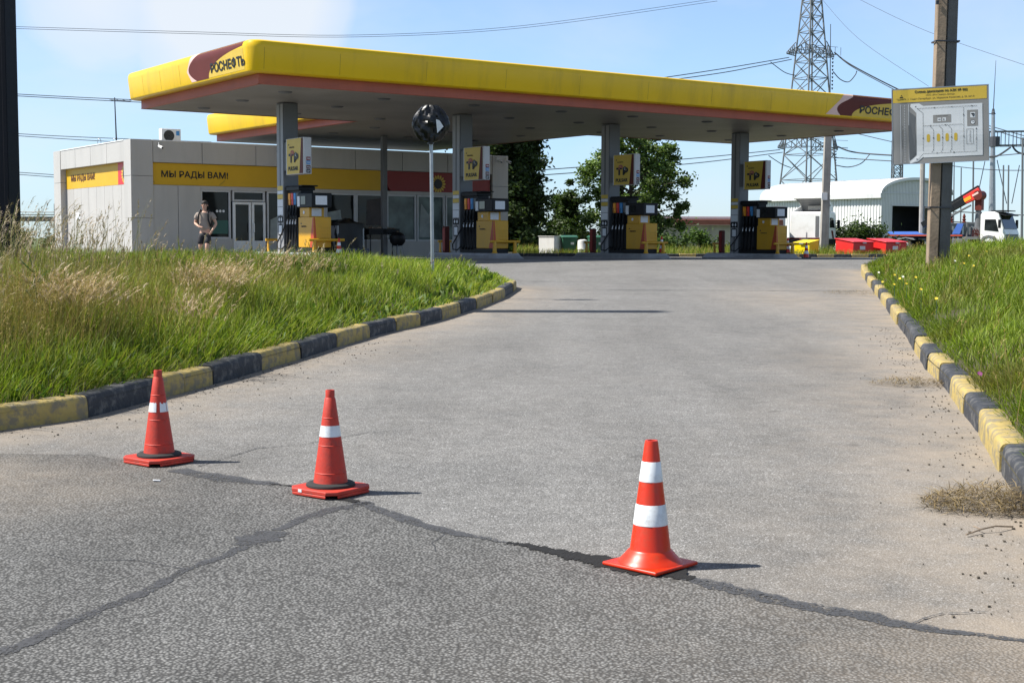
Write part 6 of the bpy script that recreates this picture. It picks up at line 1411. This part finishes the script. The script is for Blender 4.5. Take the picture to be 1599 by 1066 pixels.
# ------------------------------------------------------------------ lattice tower
def lattice(t, levels, parent_name='legs', w=.10, wb=.055):
    """levels: list of (z, half width); four legs and X bracing on each face"""
    ml, mbr = MB(), MB()
    for (z0, a0), (z1, a1) in zip(levels[:-1], levels[1:]):
        c0 = [(-a0, -a0, z0), (a0, -a0, z0), (a0, a0, z0), (-a0, a0, z0)]; c1 = [(-a1, -a1, z1), (a1, -a1, z1), (a1, a1, z1), (-a1, a1, z1)]
        for i in range(4):
            ml.bar(c0[i], c1[i], w); j = (i+1) % 4; mbr.bar(c0[i], c1[j], wb); mbr.bar(c0[j], c1[i], wb); mbr.bar(c1[i], c1[j], wb)
    ml.build('legs', 'lattice', t); mbr.build('bracing', 'lattice', t)
TD = 170.; tx = at(1262, 300, TD).x
t = thing('transmission_tower', 'tall steel lattice transmission tower with two crossarms behind the canopy', 'transmission tower', (tx, TD, .6), R(28))
zs = [0, 4.6, 8.4, 11.5, 13.6, 16.2, 18.6, 20.8, 22.8, 24.4, 26.4, 28.3, 30.0, 31.6, 33.1, 34.6, 36.2, 38.0]
hw = lambda z: 3.05-.077*z if z < 13 else (2.05-.070*(z-13) if z < 25 else max(.22, 1.2-.072*(z-25)))
lattice(t, [(z, hw(z)) for z in zs])
def arms(z, left, right, nm):
    mb = MB()
    for sx, ln in ((-1, left), (1, right)):
        for sy in (-1, 1):
            a = hw(z)
            for k in range(5):
                f0, f1 = k/5, (k+1)/5; P_ = lambda f, up: (sx*(a+(ln-a)*f), sy*a*(1-f*.85), z+(0 if not up else 1.5*(1-f)+.15))
                mb.bar(P_(f0, 0), P_(f1, 0), .07); mb.bar(P_(f0, 1), P_(f1, 1), .06); mb.bar(P_(f0, 0), P_(f1, 1), .045); mb.bar(P_(f1, 0), P_(f1, 1), .045)
    for k in range(7):
        mb.bar((-hw(z)*1.5+k*.9, -hw(z)-.2, z), (-hw(z)*1.5+k*.9, -hw(z)-.2, z+1.0), .03)
    mb.bar((-hw(z)*1.5, -hw(z)-.2, z+1.0), (hw(z)*1.5+1, -hw(z)-.2, z+1.0), .03); mb.bar((-hw(z)*1.5, -hw(z)-.2, z+.1), (hw(z)*1.5+1, -hw(z)-.2, z+.1), .06)
    mb.build(nm, 'lattice', t)
arms(12.2, 4.6, 4.3, 'crossarm'); arms(23.6, 3.6, 3.5, 'crossarm')
def ins(parent, p0, p1, nm='insulator'):
    p0, p1 = Vector(p0), Vector(p1); mb = MB(); n = 9
    for k in range(n): a, b = p0.lerp(p1, k/n), p0.lerp(p1, (k+.5)/n); mb.cyl(a, b, .13, .05, 8)
    mb.build(nm, 'wire', parent)
ins(t, (3.5, 0, 23.5), (3.5, 0, 19.4)); ins(t, (4.3, 0, 12.1), (4.3, 0, 8.8))
# slim mast and rod beside the tower
pole('lightning_rod', 1296, 300, 1297, 38, 165, .12, .04, 'wire', 'thin vertical rod mast just right of the lattice tower', 'mast', 6)
a = at(1400, 300, 165); t = thing('lattice_mast', 'small square lattice mast seen just below the plan board', 'mast', (a.x, 165, .6)); lattice(t, [(z, .52) for z in np.arange(0, 13.5, 1.0)], w=.08, wb=.05)
# substation mast, gantry and droppers at the right edge
a = at(1550, 380, 140)
def tip(t, dx, h):
    mb = MB(); mb.cyl((dx, 0, h), (dx+.12, 0, h+5.1), .05, .02, 6); mb.build('lightning_rod', 'wire', t); mb = MB(); mb.cyl((dx, 0, h-.3), (dx, 0, h+.25), .22, .12, 8); mb.cyl((0, 0, 10.4), (0, 0, 11.4), .5, .5, 10); mb.bar((-.7, 0, h-.25), (0, 0, h-.25), .05); mb.build('collar', 'wire', t)
t = pole('substation_mast', 1549, 372, 1551, 174, 140, .42, .17, 'steel', 'tall tapering steel mast with a lightning rod right of the plan board', 'mast', 10, tip)
a = at(1545, 222, 141); g = thing('substation_gantry', 'horizontal steel truss of the substation at the right edge', 'gantry', (a.x-4.2, 141, .6)); mb = MB(); z0, z1 = 10.6, 12.0
for z in (z0, z1):
    for y in (-.6, .6): mb.bar((0, y, z), (16, y, z+.25), .07)
for k in range(20):
    x = k*.8
    for y in (-.6, .6): mb.bar((x, y, z0), (x, y, z1+.1), .045); mb.bar((x, y, z0), (x+.8, y, z0+.02), .03)
    mb.bar((x, -.6, z0), (x+.8, .6, z0), .035)
mb.build('truss', 'lattice', g); mb = MB()
for x in (.2, 15.5): mb.bar((x, -.6, -.2), (x, -.2, z0), .12); mb.bar((x, .6, -.2), (x, .2, z0), .12)
mb.build('leg', 'lattice', g, split=True)
for k, (px, yt, yb, d, w) in enumerate(((1500, 262, 372, 138, .07), (1519, 250, 372, 150, .11), (1566, 258, 372, 132, .09), (1574, 258, 372, 133, .09), (1596, 215, 372, 128, .12), (1489, 250, 372, 144, .07))):
    nm = ['first', 'second', 'third', 'fourth', 'fifth', 'sixth'][k]; order = sorted([1500, 1519, 1566, 1574, 1596, 1489]).index(px)
    pole('steel_post', px, yb, px+1, yt, d, w, w*.8, 'lattice', f"thin grey substation post, {['first','second','third','fourth','fifth','sixth'][order]} from the left near the crane truck", 'post', 6, None, 'thin substation posts')
for k, (x0, y0, x1, y1, d) in enumerate(((1482, 330, 1599, 336, 150), (1482, 346, 1560, 350, 145))):
    pa, pb = at(x0, y0, d), at(x1, y1, d); mb = MB(); mb.tube([pa, pb], .06, 6); o = mb.build('busbar_pipe', 'lattice'); tag(o, f"horizontal pipe busbar behind the crane truck, {'upper' if k == 0 else 'lower'} one", 'pipe', 'busbar pipes in the substation')
t = thing('transformer_block', 'grey transformer block half hidden behind the crane truck', 'transformer', (at(1505, 360, 130).x, 130, .6)); mb = MB(); mb.box(-2, 2, -1, 1, 0, 2.6); mb.build('tank', 'dgrey', t, bevel=.05); mb = MB()
for k in range(9): mb.box(-1.9+k*.45, -1.75+k*.45, -1.2, -1.0, .3, 2.3)
mb.build('cooling_fin', 'steel', t, split=True); mb = MB()
for x in (-1.2, 0, 1.2): mb.lathe([(.15, 2.6), (.22, 2.7), (.12, 2.8), (.2, 2.95), (.1, 3.05), (.16, 3.2), (.05, 3.5)], 10, c=(x, 0))
mb.build('bushing', 'burg', t)

# ------------------------------------------------------------------ cables
def cable(pts, label, r_=.03, sag=0., grp='overhead cables'):
    """pts: (px, py, depth) points along the line"""
    P_ = [at(*p) for p in pts]
    if len(P_) == 2 and sag: P_ = [P_[0].lerp(P_[1], k/14)-Vector((0, 0, sag*4*(k/14)*(1-k/14))) for k in range(15)]
    else:
        q = []
        for i in range(len(P_)-1):
            p0, p1, p2, p3 = P_[max(0, i-1)], P_[i], P_[i+1], P_[min(len(P_)-1, i+2)]
            for k in range(8): s = k/8; q.append(.5*((2*p1)+(p2-p0)*s+(2*p0-5*p1+4*p2-p3)*s*s+(3*p1-p0-3*p2+p3)*s**3))
        P_ = q+[P_[-1]]
    mb = MB(); mb.tube(P_, r_, 5); o = mb.build('cable', 'wire'); tag(o, label, 'cable', grp); return o
cable([(-40, 40, 90), (300, 50, 95), (560, 55, 100), (820, 40, 108), (1120, -2, 115)], 'upper of the two cables crossing the sky above the canopy', .016)
cable([(-40, 43, 90.5), (300, 53, 95.5), (560, 58, 100.5), (820, 43.5, 108.5), (1120, 2, 115.5)], 'lower of the two cables crossing the sky above the canopy', .016)
cable([(-30, 144, 100), (120, 152, 103), (300, 160, 106)], 'upper cable left of the canopy, level with its fascia', .028)
cable([(-30, 147, 100.5), (120, 155, 103.5), (300, 164, 106.5)], 'lower cable left of the canopy, level with its fascia', .028)
cable([(-30, 205, 110), (100, 213, 112), (330, 222, 116)], 'upper cable just above the shop roof at left', .028)
cable([(-30, 208, 110.5), (100, 217, 112.5), (330, 230, 116.5)], 'lower cable just above the shop roof at left', .028)
cable([(-30, 265, 112), (140, 277, 115)], 'upper cable ending behind the shop, level with the yellow band', .028)
cable([(-30, 268, 112.5), (140, 281, 115.5)], 'lower cable ending behind the shop, level with the yellow band', .028)
TA = 169.5
cable([(840, 150, 140), (1100, 112, 158), (1232, 90, TA)], 'upper left cable pair to the upper tower arm, top strand', .05)
cable([(840, 152, 139), (1100, 118, 157), (1180, 104, 164), (1236, 93, TA)], 'upper left cable pair to the upper tower arm, bottom strand', .05)
cable([(840, 266, 140), (1075, 248, 158), (1218, 234, TA)], 'lower left cable pair to the lower tower arm, top strand', .05)
cable([(840, 274, 139), (1075, 256, 157), (1222, 238, TA)], 'lower left cable pair to the lower tower arm, bottom strand', .05)
cable([(1303, 82, TA), (1330, 102, 168), (1395, 136, 166), (1440, 156, 165)], 'right cable falling from the upper tower arm, thicker strand', .08)
cable([(1303, 82, TA-.4), (1330, 104, 168), (1400, 142, 165), (1440, 162, 164)], 'right cable falling from the upper tower arm, thinner strand', .05)
cable([(1308, 229, TA), (1335, 238, 168), (1400, 243, 165), (1470, 245, 162)], 'right cable from the lower tower arm, upper strand', .09)
cable([(1300, 246, TA), (1400, 252, 165), (1470, 255, 162)], 'right cable from the lower tower arm, lower strand', .06)
cable([(1301, 112, TA-.2), (1312, 124, 169), (1325, 128, 168.5), (1335, 118, 168), (1338, 111, 168)], 'hanging jumper loop right of the upper tower arm', .06)
cable([(1305, 258, TA-.2), (1325, 261, 169), (1345, 255, 168), (1358, 241, 168)], 'hanging jumper loop right of the lower tower arm', .06)
cable([(1203, 97, 166), (1225, 113, 167), (1242, 118, 169)], 'hanging jumper loop left of the upper tower arm', .05)
cable([(1200, 243, 166), (1220, 256, 167), (1235, 262, 169)], 'hanging jumper loop left of the lower tower arm', .05)
cable([(1280, -5, TA), (1340, 60, 150), (1450, 135, 130)], 'thin cable slanting down from the tower top to the plan board', .02)
cable([(1335, -4, 120), (1450, 50, 110), (1640, 115, 95)], 'thin cable crossing the sky behind the utility pole', .016)
cable([(1335, 208, 165), (1400, 223, 160), (1460, 232, 158)], 'cable just under the right end of the canopy', .05)
cable([(1535, 194, 150), (1570, 204, 148), (1640, 224, 145)], 'cable above the substation truss, upper one at right edge', .05)
cable([(1535, 198, 150), (1570, 209, 148), (1640, 231, 145)], 'cable above the substation truss, lower one at right edge', .05)
cable([(1536, 245, 140), (1556, 244, 139), (1578, 230, 138)], 'curved dropper under the substation truss, left one', .10)
cable([(1580, 226, 138), (1590, 238, 138), (1620, 246, 138)], 'curved dropper under the substation truss, right one', .10)
cable([(1480, 252, 140), (1550, 244, 138), (1640, 236, 136)], 'long horizontal cable under the substation truss', .05)
cable([(1480, 258, 139), (1640, 264, 136)], 'lowest horizontal cable under the substation truss', .04, .3)
for k, (x0, y0, x1, y1) in enumerate(((1538, 252, 1523, 322), (1557, 250, 1572, 318), (1592, 258, 1580, 318))):
    cable([(x0, y0, 138), (x1, y1, 138)], f"slanting dropper wire above the crane truck, {['left', 'middle', 'right'][k]} of the three", .045, .02)

SC.cycles.use_adaptive_sampling = True; SC.cycles.max_bounces = 6; SC.cycles.transparent_max_bounces = 4
try: SC.cycles.use_denoising = True
except Exception: pass
